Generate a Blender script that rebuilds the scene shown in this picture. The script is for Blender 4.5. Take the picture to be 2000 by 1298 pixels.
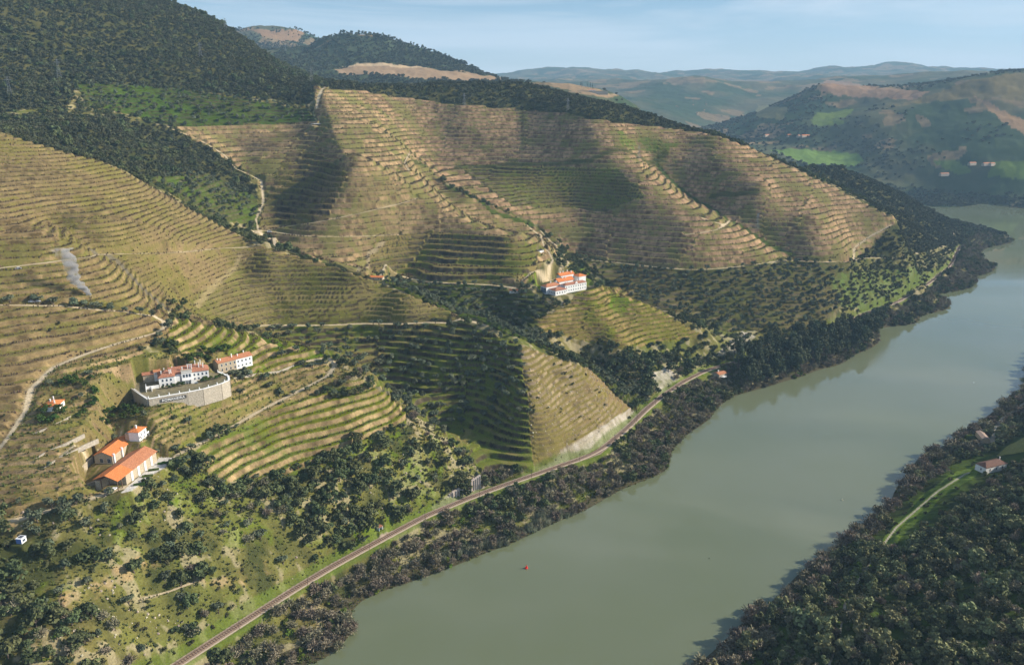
import bpy, math, random, os
import numpy as np
from mathutils import Vector, Matrix
for o in list(bpy.data.objects): bpy.data.objects.remove(o)
SC=bpy.context.scene
# camera
cam=bpy.data.cameras.new('camera');camo=bpy.data.objects.new('camera',cam);SC.collection.objects.link(camo)
cam.sensor_width=36;cam.lens=27;cam.clip_start=1;cam.clip_end=60000
camo.location=(0,0,300);camo.rotation_euler=(math.radians(90-17),0,0);SC.camera=camo
# sun and sky
SUN_EL=math.radians(28);SUN_AZ=math.radians(84)      # azimuth clockwise from +Y
sun=bpy.data.lights.new('sun','SUN');sun.energy=5.0;sun.angle=math.radians(.5);sun.color=(1,.91,.77)
suno=bpy.data.objects.new('sun',sun);SC.collection.objects.link(suno)
_d=Vector((math.cos(SUN_EL)*math.sin(SUN_AZ),math.cos(SUN_EL)*math.cos(SUN_AZ),math.sin(SUN_EL)))
suno.rotation_euler=_d.to_track_quat('Z','Y').to_euler();suno.location=(600,-100,900)
W_=bpy.data.worlds.new('World');SC.world=W_;W_.use_nodes=True
nt=W_.node_tree;bg=nt.nodes['Background'];bg.inputs[1].default_value=.076
sky=nt.nodes.new('ShaderNodeTexSky');sky.sky_type='NISHITA';sky.sun_disc=False;sky.sun_elevation=SUN_EL;sky.sun_rotation=SUN_AZ
sky.altitude=300;sky.air_density=1.0;sky.dust_density=.6;sky.ozone_density=1.5
# thin cirrus drawn on the sky by direction
tc=nt.nodes.new('ShaderNodeTexCoord');mp=nt.nodes.new('ShaderNodeMapping');mp.inputs['Rotation'].default_value=(0,math.radians(7),0);mp.inputs['Scale'].default_value=(1.6,2.2,15)
nz=nt.nodes.new('ShaderNodeTexNoise');nz.inputs['Scale'].default_value=1.5;nz.inputs['Detail'].default_value=7;nz.inputs['Roughness'].default_value=.6;nz.inputs['Distortion'].default_value=.5
rp=nt.nodes.new('ShaderNodeValToRGB');rp.color_ramp.elements[0].position=.44;rp.color_ramp.elements[0].color=(0,0,0,1);rp.color_ramp.elements[1].position=.66;rp.color_ramp.elements[1].color=(.6,.6,.6,1)
mx=nt.nodes.new('ShaderNodeMixRGB');mx.inputs[2].default_value=(8,8.3,8.8,1)
L=nt.links.new
L(tc.outputs['Generated'],mp.inputs[0]);L(mp.outputs[0],nz.inputs[0]);L(nz.outputs[0],rp.inputs[0]);L(rp.outputs[0],mx.inputs[0]);tn=nt.nodes.new('ShaderNodeVectorMath');tn.operation='MULTIPLY';tn.inputs[1].default_value=(.70,.86,1.02);L(sky.outputs[0],tn.inputs[0]);L(tn.outputs[0],mx.inputs[1])
# the pale band of thin high haze over the horizon
sx=nt.nodes.new('ShaderNodeSeparateXYZ');L(tc.outputs['Generated'],sx.inputs[0]);mr=nt.nodes.new('ShaderNodeMapRange');mr.inputs[1].default_value=-.02;mr.inputs[2].default_value=.115;mr.inputs[3].default_value=.92;mr.inputs[4].default_value=.0
L(sx.outputs['Z'],mr.inputs[0]);m2=nt.nodes.new('ShaderNodeMixRGB');m2.inputs[2].default_value=(7.8,8.6,9.4,1);L(mr.outputs[0],m2.inputs[0]);L(mx.outputs[0],m2.inputs[1]);L(m2.outputs[0],bg.inputs[0])
SC.view_settings.view_transform='Standard';SC.view_settings.look='None';SC.view_settings.exposure=.72;SC.view_settings.gamma=1
SC.cycles.use_denoising=True;SC.cycles.max_bounces=6;SC.cycles.diffuse_bounces=2;SC.cycles.glossy_bounces=2;SC.cycles.transparent_max_bounces=8;SC.cycles.volume_bounces=0
SC.cycles.use_adaptive_sampling=True;SC.cycles.adaptive_threshold=.02
import numpy as np, math
F=1500.0; PITCH=math.radians(17.0); H0=300.0
CP,SP=math.cos(PITCH),math.sin(PITCH)
def ray(px,py):
    u=(px-1000)/F; v=(py-649)/F
    return np.array([u, CP-SP*v, -(SP+CP*v)])
def PZ(px,py,z):
    d=ray(px,py); t=(H0-z)/(-d[2]); return (d[0]*t,d[1]*t,z)
def PY(px,py,Y):
    d=ray(px,py); t=Y/d[1]; return (d[0]*t,Y,H0+d[2]*t)
def proj(X,Y,Z):
    Zr=Z-H0
    a=Y*CP-Zr*SP; up=Y*SP+Zr*CP
    a=np.maximum(a,1e-3)
    return 1000+F*X/a, 649-F*up/a, a
RAILPX=[(345,1298),(435,1240),(580,1147),(650,1105),(762,1044),(832,1007),(916,972),(993,944),(1063,920),(1167,884),(1225,836),(1262,799),(1297,770),(1335,745),(1377,724),(1415,712),(1500,690),(1600,655),(1685,614),(1755,589),(1807,558),(1856,521),(1875,480)]
RAILZ=14.0
RAIL=[PZ(x,y,RAILZ) for x,y in RAILPX]
d0=np.array(RAIL[0])-np.array(RAIL[2])
RAIL=[tuple(np.array(RAIL[0])+d0*2.0),tuple(np.array(RAIL[0])+d0*1.0)]+RAIL
BANKL=[(600,1298),(690,1222),(820,1130),(900,1100),(1000,1060),(1080,1022),(1150,992),(1240,945),(1300,918),(1322,868),(1380,822),(1450,768),(1530,745),(1600,722),(1700,680),(1790,630),(1850,590),(1905,545),(1940,520),(1925,485),(1895,440),(1850,405),(1815,389)]
BANKR=[(1360,1298),(1430,1235),(1500,1180),(1560,1120),(1620,1075),(1690,1020),(1735,985),(1760,940),(1800,890),(1850,865),(1900,835),(1950,795),(2000,755)]
C=[];S=[]
SOFT=8.0
def add(*pts,soft=0.3): C.extend(pts); S.extend([soft]*len(pts))
bl=[PZ(x,y,0) for x,y in BANKL]; br=[PZ(x,y,0) for x,y in BANKR]
bl=[(-420,130,0),(-250,250,0)]+bl; br=[(-330,-40,0),(-200,60,0),(-50,215,0)]+br+[(700,960,0),(900,1180,0),(1150,1450,0),(1400,1750,0),(1700,2000,0)]
add(*bl); add(*br); add(*RAIL)
# river bed
for x,y in [(1000,1200),(1150,1080),(1300,1000),(1450,900),(1600,820),(1750,740),(1850,660),(1950,590),(1980,500),(1950,430)]: add(PZ(x,y,-9))
add((-120,190,-9),(-280,80,-9),(1500,2050,-9),(1000,2350,-6),(600,2350,-5),(1250,1750,-9))
far=[PZ(x,y,0) for x,y in [(1810,387),(1860,391),(1930,399),(2000,407)]]; add(*far); add((1900,2200,0),(1000,2480,10),(600,2500,40))
# right bank hill under the camera
add((220,270,50),(330,400,53),(450,540,50),(600,700,48),(60,120,75),(-60,-20,75),(250,80,100),(450,250,112),(650,450,120),(900,700,130),(1100,1000,110),(-100,-250,180),(300,-300,240),(1300,1300,130),(1500,900,260),(1000,300,280))
add(PZ(1940,905,14),PZ(1940,850,12),PZ(1850,940,14),PZ(1700,1090,12),PZ(1560,1200,14))
Z=lambda *l: add(*[PZ(*t) for t in l],soft=SOFT)
Yy=lambda *l: add(*[PY(*t) for t in l],soft=SOFT)
ZH=lambda *l: add(*[PZ(*t) for t in l],soft=1.0)
YH=lambda *l: add(*[PY(*t) for t in l],soft=1.0)
# S1 (spur with the white manor)
Z((0,1298,48),(0,1150,65),(0,1020,83),(150,1150,60),(300,1050,62),(200,1240,45),(250,930,90),(0,880,107),(120,950,94),(350,750,119),(200,800,116),(100,800,122),
  (0,700,140),(0,600,161),(150,600,156),(0,500,186),(100,460,196),(250,560,161),(220,700,133),(330,680,130),
  (470,710,113),(560,690,105),(540,780,92),(650,780,82),(400,880,81),(550,850,72),(500,940,61),(720,850,64),(700,900,55),(800,940,33),(600,1000,48),(450,1050,50),(350,1150,42),(930,925,20))
ZH((0,430,206),(180,490,183),(330,615,141),(450,642,121),(560,670,108),(660,700,98),(730,745,84),(790,800,64),(850,835,50),(885,870,38),(925,915,22))
add((-520,520,215),(-560,350,170),(-420,250,90),(-700,700,275),(-650,500,250))
# gully S1/S2
Z((968,935,15),(230,515,171),(80,430,203),(370,608,122))
add((-62,602,34),(-118,632,52),(-200,658,74),(-250,665,97))
# S2
ZH((1045,905,17),(1035,800,50),(1010,690,76),(960,650,86),(900,622,97),(800,580,112),(700,540,129),(600,508,140),(500,478,152),(430,440,168),(370,408,183),(300,370,204),(230,330,229),(120,290,249),(0,262,266))
Z((700,700,70),(850,760,56),(930,860,30),(950,780,45),(800,680,75),(700,640,85),(850,640,86),(600,640,88),(450,620,112),(600,570,116),(450,540,136),(300,540,157),(300,450,187),(150,400,208),(450,490,150),(750,610,98),(540,600,103))
Z((1150,720,62),(1100,760,52),(1200,785,28),(1120,840,32),(1080,690,72),(1230,800,20),(1180,860,18),(1130,880,17))
Yy((0,330,720),(150,340,740))
# gully S2/S3
Z((1285,775,15),(1262,720,30),(505,455,143))
add((75,765,30),(0,800,53),(-90,825,74),(-180,850,96),(-250,870,117),(-300,890,138),(-330,960,168),(-390,1030,200),(-480,1060,232),(-700,960,270))
# S3
ZH((1400,700,17),(1370,655,38),(1250,600,65),(1170,560,79),(1145,530,90),(1085,490,116),(1040,440,141))
Z((1100,570,84),(1100,600,76),(1110,650,62),(1180,690,45),(1240,640,55),(1300,700,30),(1200,625,62),(1060,505,112),(1000,560,92),(1040,620,72),(900,580,85),
  (930,455,133),(950,500,112),(850,530,101),(780,480,120),(700,530,105),(650,480,129),(600,450,144),(720,430,152),(820,390,168),(860,350,190),(550,420,157),(540,330,205),(600,380,175),(600,320,209),(690,345,203),(770,330,204),(950,640,50),(780,545,88))
Yy((660,290,1140),(620,175,1350),(700,230,1270),(760,260,1220),(790,300,1170),(560,260,1230),(450,260,1180),(500,300,1110),(400,300,1080))
# top-left mountain
Yy((320,0,1550),(420,40,1600),(500,90,1620),(600,158,1500),(0,0,1250),(150,0,1350),(200,100,1280),(400,120,1380),(500,170,1330),(300,200,1200),(450,220,1220),(150,170,1150),(0,120,1130),(0,215,990),(100,225,1010),(250,250,1040),(60,170,1080),(130,130,1190),(300,290,1000),(180,255,960))
add((-900,1500,500),(-550,1900,380),(-1300,1100,480),(-1000,900,380),(-1000,2300,430),(-720,1700,470),(-1500,1800,600),(-560,1750,400))
# gully S3/S4
add((160,910,38),(110,990,66),(75,1055,95),(30,1110,130),(-50,1160,172),soft=3)
Z((1410,690,20),(1165,530,78),(1270,580,52),(1350,610,40),(1420,640,30))
# S4 / S5 bowl
Z((1140,490,90),(1000,430,133),(1100,400,142),(950,390,160),(870,340,192),(1200,480,98),(1300,515,84),(1400,522,76),(1330,435,124),(1350,480,103),(1250,380,160),(1430,460,110),(1370,400,138),(1540,505,82),(1450,470,104),(1200,560,64),(1350,560,60),(1450,580,48),(1300,600,48),(1500,620,36),(1450,640,28),(1550,560,56),(1600,520,75),(1600,600,40),(1500,680,12),(1600,685,9))
Yy((830,300,1290),(950,330,1285),(1080,315,1280),(1200,315,1270),(1170,285,1300),(1200,330,1255),(1130,230,1420),(980,280,1350),(860,250,1400),(1000,240,1420),(800,215,1400),(900,210,1440),(700,180,1400),(1250,250,1370),(1230,280,1310),(1280,330,1290),(1300,290,1310))
Yy((700,165,1460),(850,160,1540),(1000,160,1560),(1100,180,1540),(1200,205,1500))
YH((1300,235,1440),(1400,262,1390),(1460,290,1340),(1540,325,1290),(1600,350,1265),(1680,390,1230),(1750,430,1205))
Yy((1380,300,1310),(1450,345,1235),(1520,425,1160),(1500,375,1175),(1400,375,1225),(1600,425,1140),(1660,508,1075),(1580,480,1095),(1340,350,1270))
Z((1420,428,125),(1490,470,101),(1700,500,70),(1700,560,40),(1620,570,46),(1800,500,45),(1800,460,60),(1840,470,35),(1870,490,15),(1760,470,75))
# S6
Yy((1580,327,1640),(1640,325,1660),(1700,350,1700),(1770,385,1720),(1850,430,1780),(1750,420,1500),(1820,440,1500))
add((500,1500,130),(620,1420,110),(700,1390,100),(400,1700,120),(500,2000,60),(750,2000,40),(350,1900,140))
# behind top ridge
add((-250,1700,290),(0,1750,285),(-400,1650,310),(250,1650,240))
# H2, H1
K=1.42
Yy(*[(x,y,Y*K) for x,y,Y in [(600,98,2150),(630,74,2180),(670,66,2200),(715,66,2200),(760,76,2200),(850,104,2150),(930,134,2100),(990,154,2050),(660,128,1950),(800,128,1980),(900,137,1980),(660,150,1850),(800,152,1860),(960,160,1880),(1060,165,2000)]])
Yy((450,62,4300),(480,54,4350),(520,52,4400),(570,56,4350),(600,70,4300),(640,95,4200),(520,100,3800),(600,120,3500))
add((-500,4600,420),(-1200,3900,520),(200,3600,230),(-100,2150,235),(-350,2200,260),(-650,2300,300),(100,2050,220),(-900,5200,450))
# knoll with villa
Yy((1060,168,2500),(1100,166,2550),(1150,176,2500),(1200,186,2520),(1240,205,2600),(1180,200,2350))
add((350,3000,180),(700,3000,150))
# far
FAR=[(900,150),(980,148),(1020,140),(1060,134),(1130,132),(1200,139),(1300,147),(1380,138),(1500,147),(1560,143),(1620,132),(1680,130),(1740,124),(1820,136),(1910,149),(1960,139),(2000,134),(2100,130)]
Yy(*[(x,y,11000) for x,y in FAR]); Yy(*[(x,y+24,8000) for x,y in FAR[::2]])
add(*[(x,13000,500) for x in range(-2000,9001,1500)]); 
Yy((1040,158,6500),(1110,175,6000),(1200,160,6200),(1300,158,6000),(1370,154,5900),(1450,165,5700),(1540,182,5500),(1350,210,5000),(1250,200,5000),(1390,243,4600),(1300,225,4600),(1180,190,5500))
add((600,4000,120),(1000,4200,100),(1500,4400,120),(300,4200,150),(-500,5500,400),(-2500,6000,600))
# right far hills
Yy((1400,246,3700),(1450,228,3650),(1500,210,3600),(1560,183,3600),(1600,163,3600),(1680,168,3650),(1760,176,3700),(1820,181,3700),(1450,262,3300),(1550,240,3200),(1530,212,3450),(1650,215,3300),(1480,275,3150),(1570,265,3000),(1620,225,3250))
Yy((1500,293,2900),(1600,294,2900),(1680,300,2800),(1580,318,2700),(1690,322,2650),(1640,308,2780))
Yy((1700,225,3000),(1760,205,3050),(1830,182,3100),(1900,156,3100),(1950,144,3100),(2000,139,3100),(2100,130,3100),(1700,290,2750),(1800,250,2850),(1850,210,2950),(1930,200,2900),(2000,200,2850),(1900,250,2700),(2000,260,2600),(1800,310,2600),(1900,330,2450),(2000,340,2350),(1850,370,2350),(2100,300,2400),(1750,350,2550))
add((3000,2500,350),(2600,3200,420),(2200,2300,120),(3500,4000,450),(2600,1500,200),(1800,4200,330),(2800,5500,450))
C=np.array(C);S=np.array(S)
def fit(C,c=22.0):
    X=C[:,:2]; n=len(X)
    D=np.sqrt(((X[:,None]-X[None])**2).sum(-1)+c*c)
    A=np.zeros((n+1,n+1)); A[:n,:n]=-D+np.diag(S); A[:n,n]=1; A[n,:n]=1
    return np.linalg.solve(A,np.append(C[:,2],0))
W=fit(C)
def evalz(X,Y,c=22.0):
    sh=X.shape; X=X.ravel(); Y=Y.ravel(); out=np.empty(len(X))
    for i in range(0,len(X),20000):
        x=X[i:i+20000]; y=Y[i:i+20000]
        D=np.sqrt((x[:,None]-C[None,:,0])**2+(y[:,None]-C[None,:,1])**2+c*c)
        out[i:i+20000]=-(D@W[:-1])+W[-1]
    return out.reshape(sh)
def hsh(ix,iy,seed):
    h=(ix.astype(np.int64)*374761393+iy.astype(np.int64)*668265263+seed*1442695041)&0xFFFFFFFF
    h=((h^(h>>13))*1274126177)&0xFFFFFFFF
    return ((h^(h>>16))&0xFFFFFF).astype(np.float32)/16777215.0
def vnoise(x,y,seed=0):
    ix=np.floor(x);iy=np.floor(y);fx=(x-ix).astype(np.float32);fy=(y-iy).astype(np.float32)
    ix=ix.astype(np.int64);iy=iy.astype(np.int64)
    fx=fx*fx*(3-2*fx);fy=fy*fy*(3-2*fy)
    a=hsh(ix,iy,seed);b=hsh(ix+1,iy,seed);c=hsh(ix,iy+1,seed);d=hsh(ix+1,iy+1,seed)
    return (a*(1-fx)+b*fx)*(1-fy)+(c*(1-fx)+d*fx)*fy
def fbm(x,y,L,o=3,seed=0):
    s=0;A=1;t=0
    for i in range(o):
        s=s+A*vnoise(x/L+17.3*i,y/L-9.1*i,seed+i);t+=A;A*=.5;L=L/2.03
    return s/t*2-1      # -1..1
def pinpoly(u,v,P):
    P=np.array(P,float);m=(u>P[:,0].min())&(u<P[:,0].max())&(v>P[:,1].min())&(v<P[:,1].max())
    out=np.zeros(u.shape,bool);idx=np.nonzero(m.ravel())[0]
    x=u.ravel()[idx];y=v.ravel()[idx];c=np.zeros(len(idx),bool);n=len(P)
    for i in range(n):
        x0,y0=P[i];x1,y1=P[(i+1)%n]
        if y0==y1: continue
        t=(y0>y)!=(y1>y);c^=t&(x<(x1-x0)*(y-y0)/(y1-y0)+x0)
    out.ravel()[idx]=c
    return out
NA=326;UP=4
azc=np.radians(np.linspace(-44,44,NA))
rc=np.concatenate([np.geomspace(120,300,58)[:-1],np.geomspace(300,1800,428)[:-1],np.geomspace(1800,14000,130)])
def upm(M,k,ax):
    M=np.moveaxis(M,ax,0);n=M.shape[0];i=np.linspace(0,n-1,(n-1)*k+1);i0=np.clip(i.astype(int),0,n-2);f=(i-i0).reshape((-1,)+(1,)*(M.ndim-1))
    a=M[np.maximum(i0-1,0)];b=M[i0];c=M[i0+1];d=M[np.minimum(i0+2,n-1)]
    R_=b+.5*f*(c-a+f*(2*a-5*b+4*c-d+f*(3*(b-c)+d-a)))
    return np.moveaxis(R_,0,ax)
_A,_R=np.meshgrid(azc,rc,indexing='ij')
Zc=evalz(_R*np.sin(_A),_R*np.cos(_A))
azf=np.radians(np.linspace(-44,44,(NA-1)*UP+1));rf=upm(rc,UP,0)
zb=upm(upm(Zc,UP,0),UP,1).astype(np.float32)
AF,RF=np.meshgrid(azf.astype(np.float32),rf.astype(np.float32),indexing='ij')
X=RF*np.sin(AF);Y=RF*np.cos(AF)
def samp(M,x,y):
    r=np.hypot(x,y);a=np.arctan2(x,y)
    i=np.clip((a-azf[0])/(azf[1]-azf[0]),0,len(azf)-1.001);j=np.clip(np.interp(r,rf,np.arange(len(rf))),0,len(rf)-1.001)
    i0=i.astype(int);j0=j.astype(int);fi=i-i0;fj=j-j0
    return (M[i0,j0]*(1-fi)+M[i0+1,j0]*fi)*(1-fj)+(M[i0,j0+1]*(1-fi)+M[i0+1,j0+1]*fi)*fj
def hit(px,py,M=None,rmin=200,skip=0):
    """point where the sight line through a photo pixel meets the ground"""
    if M is None: M=zb
    d=ray(px,py);d=d/np.hypot(d[0],d[1])
    t=np.geomspace(max(rmin,130),13500,9000);z=H0+d[2]*t
    g=samp(M,d[0]*t,d[1]*t);b=z<=g
    k=np.nonzero(b)[0]
    if len(k)==0: k=[len(t)-1]
    k=k[0];k=max(k,1);f0=z[k-1]-g[k-1];f1=z[k]-g[k];f=f0/(f0-f1) if f0!=f1 else 0
    tt=t[k-1]+(t[k]-t[k-1])*f
    return (d[0]*tt,d[1]*tt,H0+d[2]*tt)
def segdist(P):
    """distance to a polyline, and its height, for grid points near it"""
    P=np.array(P,float);D=np.full(X.shape,1e9,np.float32);Hh=np.zeros(X.shape,np.float32)
    for (x0,y0,z0),(x1,y1,z1) in zip(P[:-1],P[1:]):
        M_=95
        c=[(x0-M_,y0-M_),(x1+M_,y1+M_),(x0-M_,y1+M_),(x1+M_,y0-M_)]
        xs=[min(x0,x1)-M_,max(x0,x1)+M_];ys=[min(y0,y1)-M_,max(y0,y1)+M_]
        cr=[(a,b) for a in xs for b in ys];an=[math.atan2(a,b) for a,b in cr];rr=[math.hypot(a,b) for a,b in cr]
        i0=max(int((min(an)-azf[0])/(azf[1]-azf[0])),0);i1=min(int((max(an)-azf[0])/(azf[1]-azf[0]))+2,len(azf))
        lo=min(rr) if not(xs[0]<0<xs[1]) else min(min(rr),abs(ys[0]))
        j0=max(np.searchsorted(rf,lo-5)-1,0);j1=min(np.searchsorted(rf,max(rr))+1,len(rf))
        if i1<=i0 or j1<=j0: continue
        x=X[i0:i1,j0:j1];y=Y[i0:i1,j0:j1];dx=x1-x0;dy=y1-y0;L=dx*dx+dy*dy+1e-9
        t=np.clip(((x-x0)*dx+(y-y0)*dy)/L,0,1);d=np.hypot(x-x0-t*dx,y-y0-t*dy)
        s=D[i0:i1,j0:j1];m=d<s;s[m]=d[m];Hh[i0:i1,j0:j1][m]=(z0+t*(z1-z0))[m]
    return D,Hh
# ridge and gully bumps, traced on the photo and set on the ground
BUMPS=[([(1130,232),(1165,285),(1215,335),(1290,390),(1360,450),(1400,500)],20,64),
([(800,222),(830,290),(880,350),(960,420),(1060,470)],-18,62),
([(1250,300),(1290,335),(1350,385),(1420,430),(1500,475),(1555,500)],-7,22),
([(1400,290),(1395,340),(1425,385),(1500,425),(1570,462)],13,44),
([(630,190),(645,250),(655,290),(690,343)],13,-45),([(690,343),(760,375),(830,400),(930,450),(1000,475)],14,36),
([(450,262),(480,340),(505,400),(505,440)],-13,40),
([(515,488),(530,540),(575,622)],8,-30),([(455,515),(400,560),(375,590)],-13,24),
([(960,650),(1010,690),(1030,760),(1040,830),(1045,900)],9,20),([(750,720),(850,760),(930,850),(960,920)],-6,28),
([(1165,560),(1250,605),(1370,658)],7,22),([(1150,570),(1165,620),(1200,668)],6,18),
([(1090,640),(1120,680),(1200,730),(1260,780)],-6,18),
([(560,690),(660,705),(720,745)],4,18),([(900,175),(1000,200),(1100,210)],3,25),([(830,312),(885,362),(965,408),(1050,436),(1120,482)],-15,24),([(100,424),(190,478),(248,512),(335,600)],-7,16),
([(700,400),(760,440),(800,500),(740,540)],0,20)]
import os
tot=np.zeros_like(zb)
for pts,amp,w in BUMPS:
    if amp==0: continue
    D,_=segdist([hit(*p) for p in pts]);tot+=amp*np.exp(-(D/abs(w))**2) if w>0 else amp*np.exp(-np.sqrt(D*D+9)/-w)
zb+=tot*np.clip(zb/30,0,1)
zs=zb.copy()
PU,PV,_=proj(X,Y,zs)
n1=fbm(X,Y,25,3,5);n2=fbm(X,Y,25,3,9)
PU=PU+n1*5;PV=PV+n2*3
def reg(*polys):
    m=np.zeros(X.shape,bool)
    for p in polys: m|=pinpoly(PU,PV,p)
    return m
nL=fbm(X,Y,90,4,21);nM=fbm(X,Y,14,3,33);nS=fbm(X,Y,4.5,2,41)
onleft=(Y>X*.97+370)
COL=np.empty(X.shape+(3,),np.float32)
def setc(m,c): COL[m]=c
def mixc(a,b,t):
    t=np.clip(t,0,1)[...,None];return np.array(a,np.float32)*(1-t)+np.array(b,np.float32)*t
GRASS=(.085,.112,.028);LIME=(.105,.155,.02);DRY=(.26,.20,.095);SOIL=(.28,.21,.11);EARTH=(.34,.235,.13);STONE=(.30,.26,.19);SCRUB=(.055,.06,.025);ROAD=(.50,.42,.30);BROWN=(.17,.12,.07)
# wild slopes: grass, dry grass, rock and scrub in patches
COL[:]=mixc(SCRUB,DRY,.45+1.1*nM+.5*nL)
g=np.clip(.38+1.6*nL+1.2*nM,0,1);COL[:]=COL*(1-g[...,None]*.75)+np.array(GRASS,np.float32)*g[...,None]*.75
rock=np.clip((nM+nS*.6-.12)*5,0,1)
COL[:]=COL*(1-rock[...,None]*.6)+np.array((.34,.29,.20),np.float32)*rock[...,None]*.6
VEG={}
# terraces: polygon, wall height, weight, tread colours, wall colour
TW=np.zeros(X.shape,np.float32);TH=np.full(X.shape,3.5,np.float32);RS=np.full(X.shape,.42,np.float32)
TA=np.zeros(X.shape+(3,),np.float32);TB=TA.copy();TC=TA.copy();TG=np.full(X.shape,.5,np.float32)
ZONES={
's1':([[(-400,400),(0,425),(180,488),(235,510),(325,600),(335,650),(270,690),(100,720),(60,780),(0,890),(-400,980)]],3.4,1,(.285,.212,.12),(.165,.155,.055),(.30,.225,.125),.34),
's1b':([[(340,622),(560,668),(662,700),(610,712),(500,738),(440,692),(350,690),(325,665)]],3.2,1,(.17,.18,.04),(.09,.14,.02),(.44,.33,.20),.45),
'garden':([[(100,720),(270,690),(440,690),(500,735),(640,712),(700,735),(450,850),(330,880),(330,905),(220,960),(0,1005),(-300,1100),(-300,950),(0,890),(60,780)]],3.0,.8,(.23,.185,.09),(.15,.16,.045),(.38,.28,.17),.38),
's1c':([[(380,890),(560,792),(700,745),(735,748),(795,805),(795,835),(700,868),(560,925),(420,945)]],3.6,1,(.15,.17,.03),(.115,.145,.04),(.40,.30,.175),.5),
's2':([[(-300,200),(0,262),(230,330),(370,410),(500,478),(700,540),(900,618),(890,630),(400,634),(335,612),(235,512),(180,490),(0,428),(-300,380)]],3.1,1,(.29,.22,.125),(.17,.155,.055),(.27,.205,.115),.27),
's2o':([[(500,645),(900,632),(1010,672),(1030,760),(1042,915),(945,922),(850,838),(790,800),(730,745),(662,702)]],4.3,1,(.26,.22,.10),(.14,.17,.04),(.11,.09,.06),.36),  # pale treads and dark walls put the sunlit tread lines into the colour
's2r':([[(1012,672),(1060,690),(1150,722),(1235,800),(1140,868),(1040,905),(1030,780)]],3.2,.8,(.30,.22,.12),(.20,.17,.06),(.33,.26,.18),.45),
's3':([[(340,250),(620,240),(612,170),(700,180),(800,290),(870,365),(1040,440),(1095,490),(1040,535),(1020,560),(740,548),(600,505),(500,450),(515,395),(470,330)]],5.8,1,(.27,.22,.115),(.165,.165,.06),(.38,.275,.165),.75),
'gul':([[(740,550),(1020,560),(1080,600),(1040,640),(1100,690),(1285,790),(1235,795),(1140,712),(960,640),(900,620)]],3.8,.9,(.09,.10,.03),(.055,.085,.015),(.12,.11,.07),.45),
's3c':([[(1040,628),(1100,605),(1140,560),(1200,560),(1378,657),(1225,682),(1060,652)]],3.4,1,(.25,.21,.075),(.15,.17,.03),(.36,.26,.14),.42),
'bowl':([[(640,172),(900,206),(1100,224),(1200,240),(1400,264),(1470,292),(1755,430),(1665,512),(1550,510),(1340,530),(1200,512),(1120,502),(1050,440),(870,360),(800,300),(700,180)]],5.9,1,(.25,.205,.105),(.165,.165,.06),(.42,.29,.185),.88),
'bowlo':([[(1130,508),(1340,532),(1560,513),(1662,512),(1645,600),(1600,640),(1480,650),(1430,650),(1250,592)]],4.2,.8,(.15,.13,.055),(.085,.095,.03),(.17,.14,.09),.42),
's2d':([[(510,492),(700,542),(880,612),(880,630),(560,632),(380,628),(372,590),(455,525)]],3.5,1,(.28,.23,.11),(.15,.15,.045),(.15,.12,.08),.3),  # dark schist walls with shade painted into the colour, through to bowlm
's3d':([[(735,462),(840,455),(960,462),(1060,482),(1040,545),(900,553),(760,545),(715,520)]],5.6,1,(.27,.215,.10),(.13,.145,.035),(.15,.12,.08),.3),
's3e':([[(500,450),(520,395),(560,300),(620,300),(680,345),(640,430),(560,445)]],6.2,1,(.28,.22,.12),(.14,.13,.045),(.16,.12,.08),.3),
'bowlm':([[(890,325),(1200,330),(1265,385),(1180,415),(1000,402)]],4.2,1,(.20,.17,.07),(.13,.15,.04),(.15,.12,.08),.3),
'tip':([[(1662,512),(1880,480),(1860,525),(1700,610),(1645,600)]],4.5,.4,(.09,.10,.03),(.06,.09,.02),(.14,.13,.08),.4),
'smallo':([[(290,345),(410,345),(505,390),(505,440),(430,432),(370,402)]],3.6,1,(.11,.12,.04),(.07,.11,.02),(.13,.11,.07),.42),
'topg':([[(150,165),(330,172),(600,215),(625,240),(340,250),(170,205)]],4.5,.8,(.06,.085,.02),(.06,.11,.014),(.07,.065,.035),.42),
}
ZM={}
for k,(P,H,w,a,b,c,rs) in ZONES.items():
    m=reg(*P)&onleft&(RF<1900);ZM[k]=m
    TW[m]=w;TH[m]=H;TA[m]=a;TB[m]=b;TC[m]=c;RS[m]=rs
# terrace steps: real treads and walls
cell=np.floor((X*.86-Y*.5+16*n1+60*fbm(X,Y,160,2,71))/46).astype(np.int64)
zt=zs+hsh(cell+500,np.zeros_like(cell),8)*TH*.8*(TW>0)+fbm(X,Y,45,3,77)*1.2+fbm(X,Y,9,2,79)*.3
q=zt/TH;fl=np.floor(q);f=q-fl
hb=hsh(fl.astype(np.int64)+1000,np.zeros_like(fl,np.int64),3)
rs=RS*.52*(.7+.6*hb)
rise=np.clip(f/rs,0,1)
st=(fl+.94*rise+.06*f)*TH
dz=(st-zt)
fade=np.clip((zs-6)/8,0,1)
zf=zs+dz*TW*fade
wall=((f<rs)&(TW>0))
brk=fbm(X,Y,22,2,91)
ter=TW>0
gr=np.clip(.5+2.2*nL+1.3*nM+(hb-.5)*1.2,0,1)
edge=np.clip((f-rs)/(1-rs),0,1)          # grass grows thicker at the outer lip of a tread
gr=np.clip(gr*.75+np.clip((edge-.62+.25*nS)*4,0,1)*.55+.3*nS,0,1)
TA*=.72;TB*=.8;TC*=.70
tc=TA*(1-gr[...,None])+TB*gr[...,None]
wv=np.clip(.87+.75*nS+.45*nM,.4,1.6)[...,None]
wc=TC*wv
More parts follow.
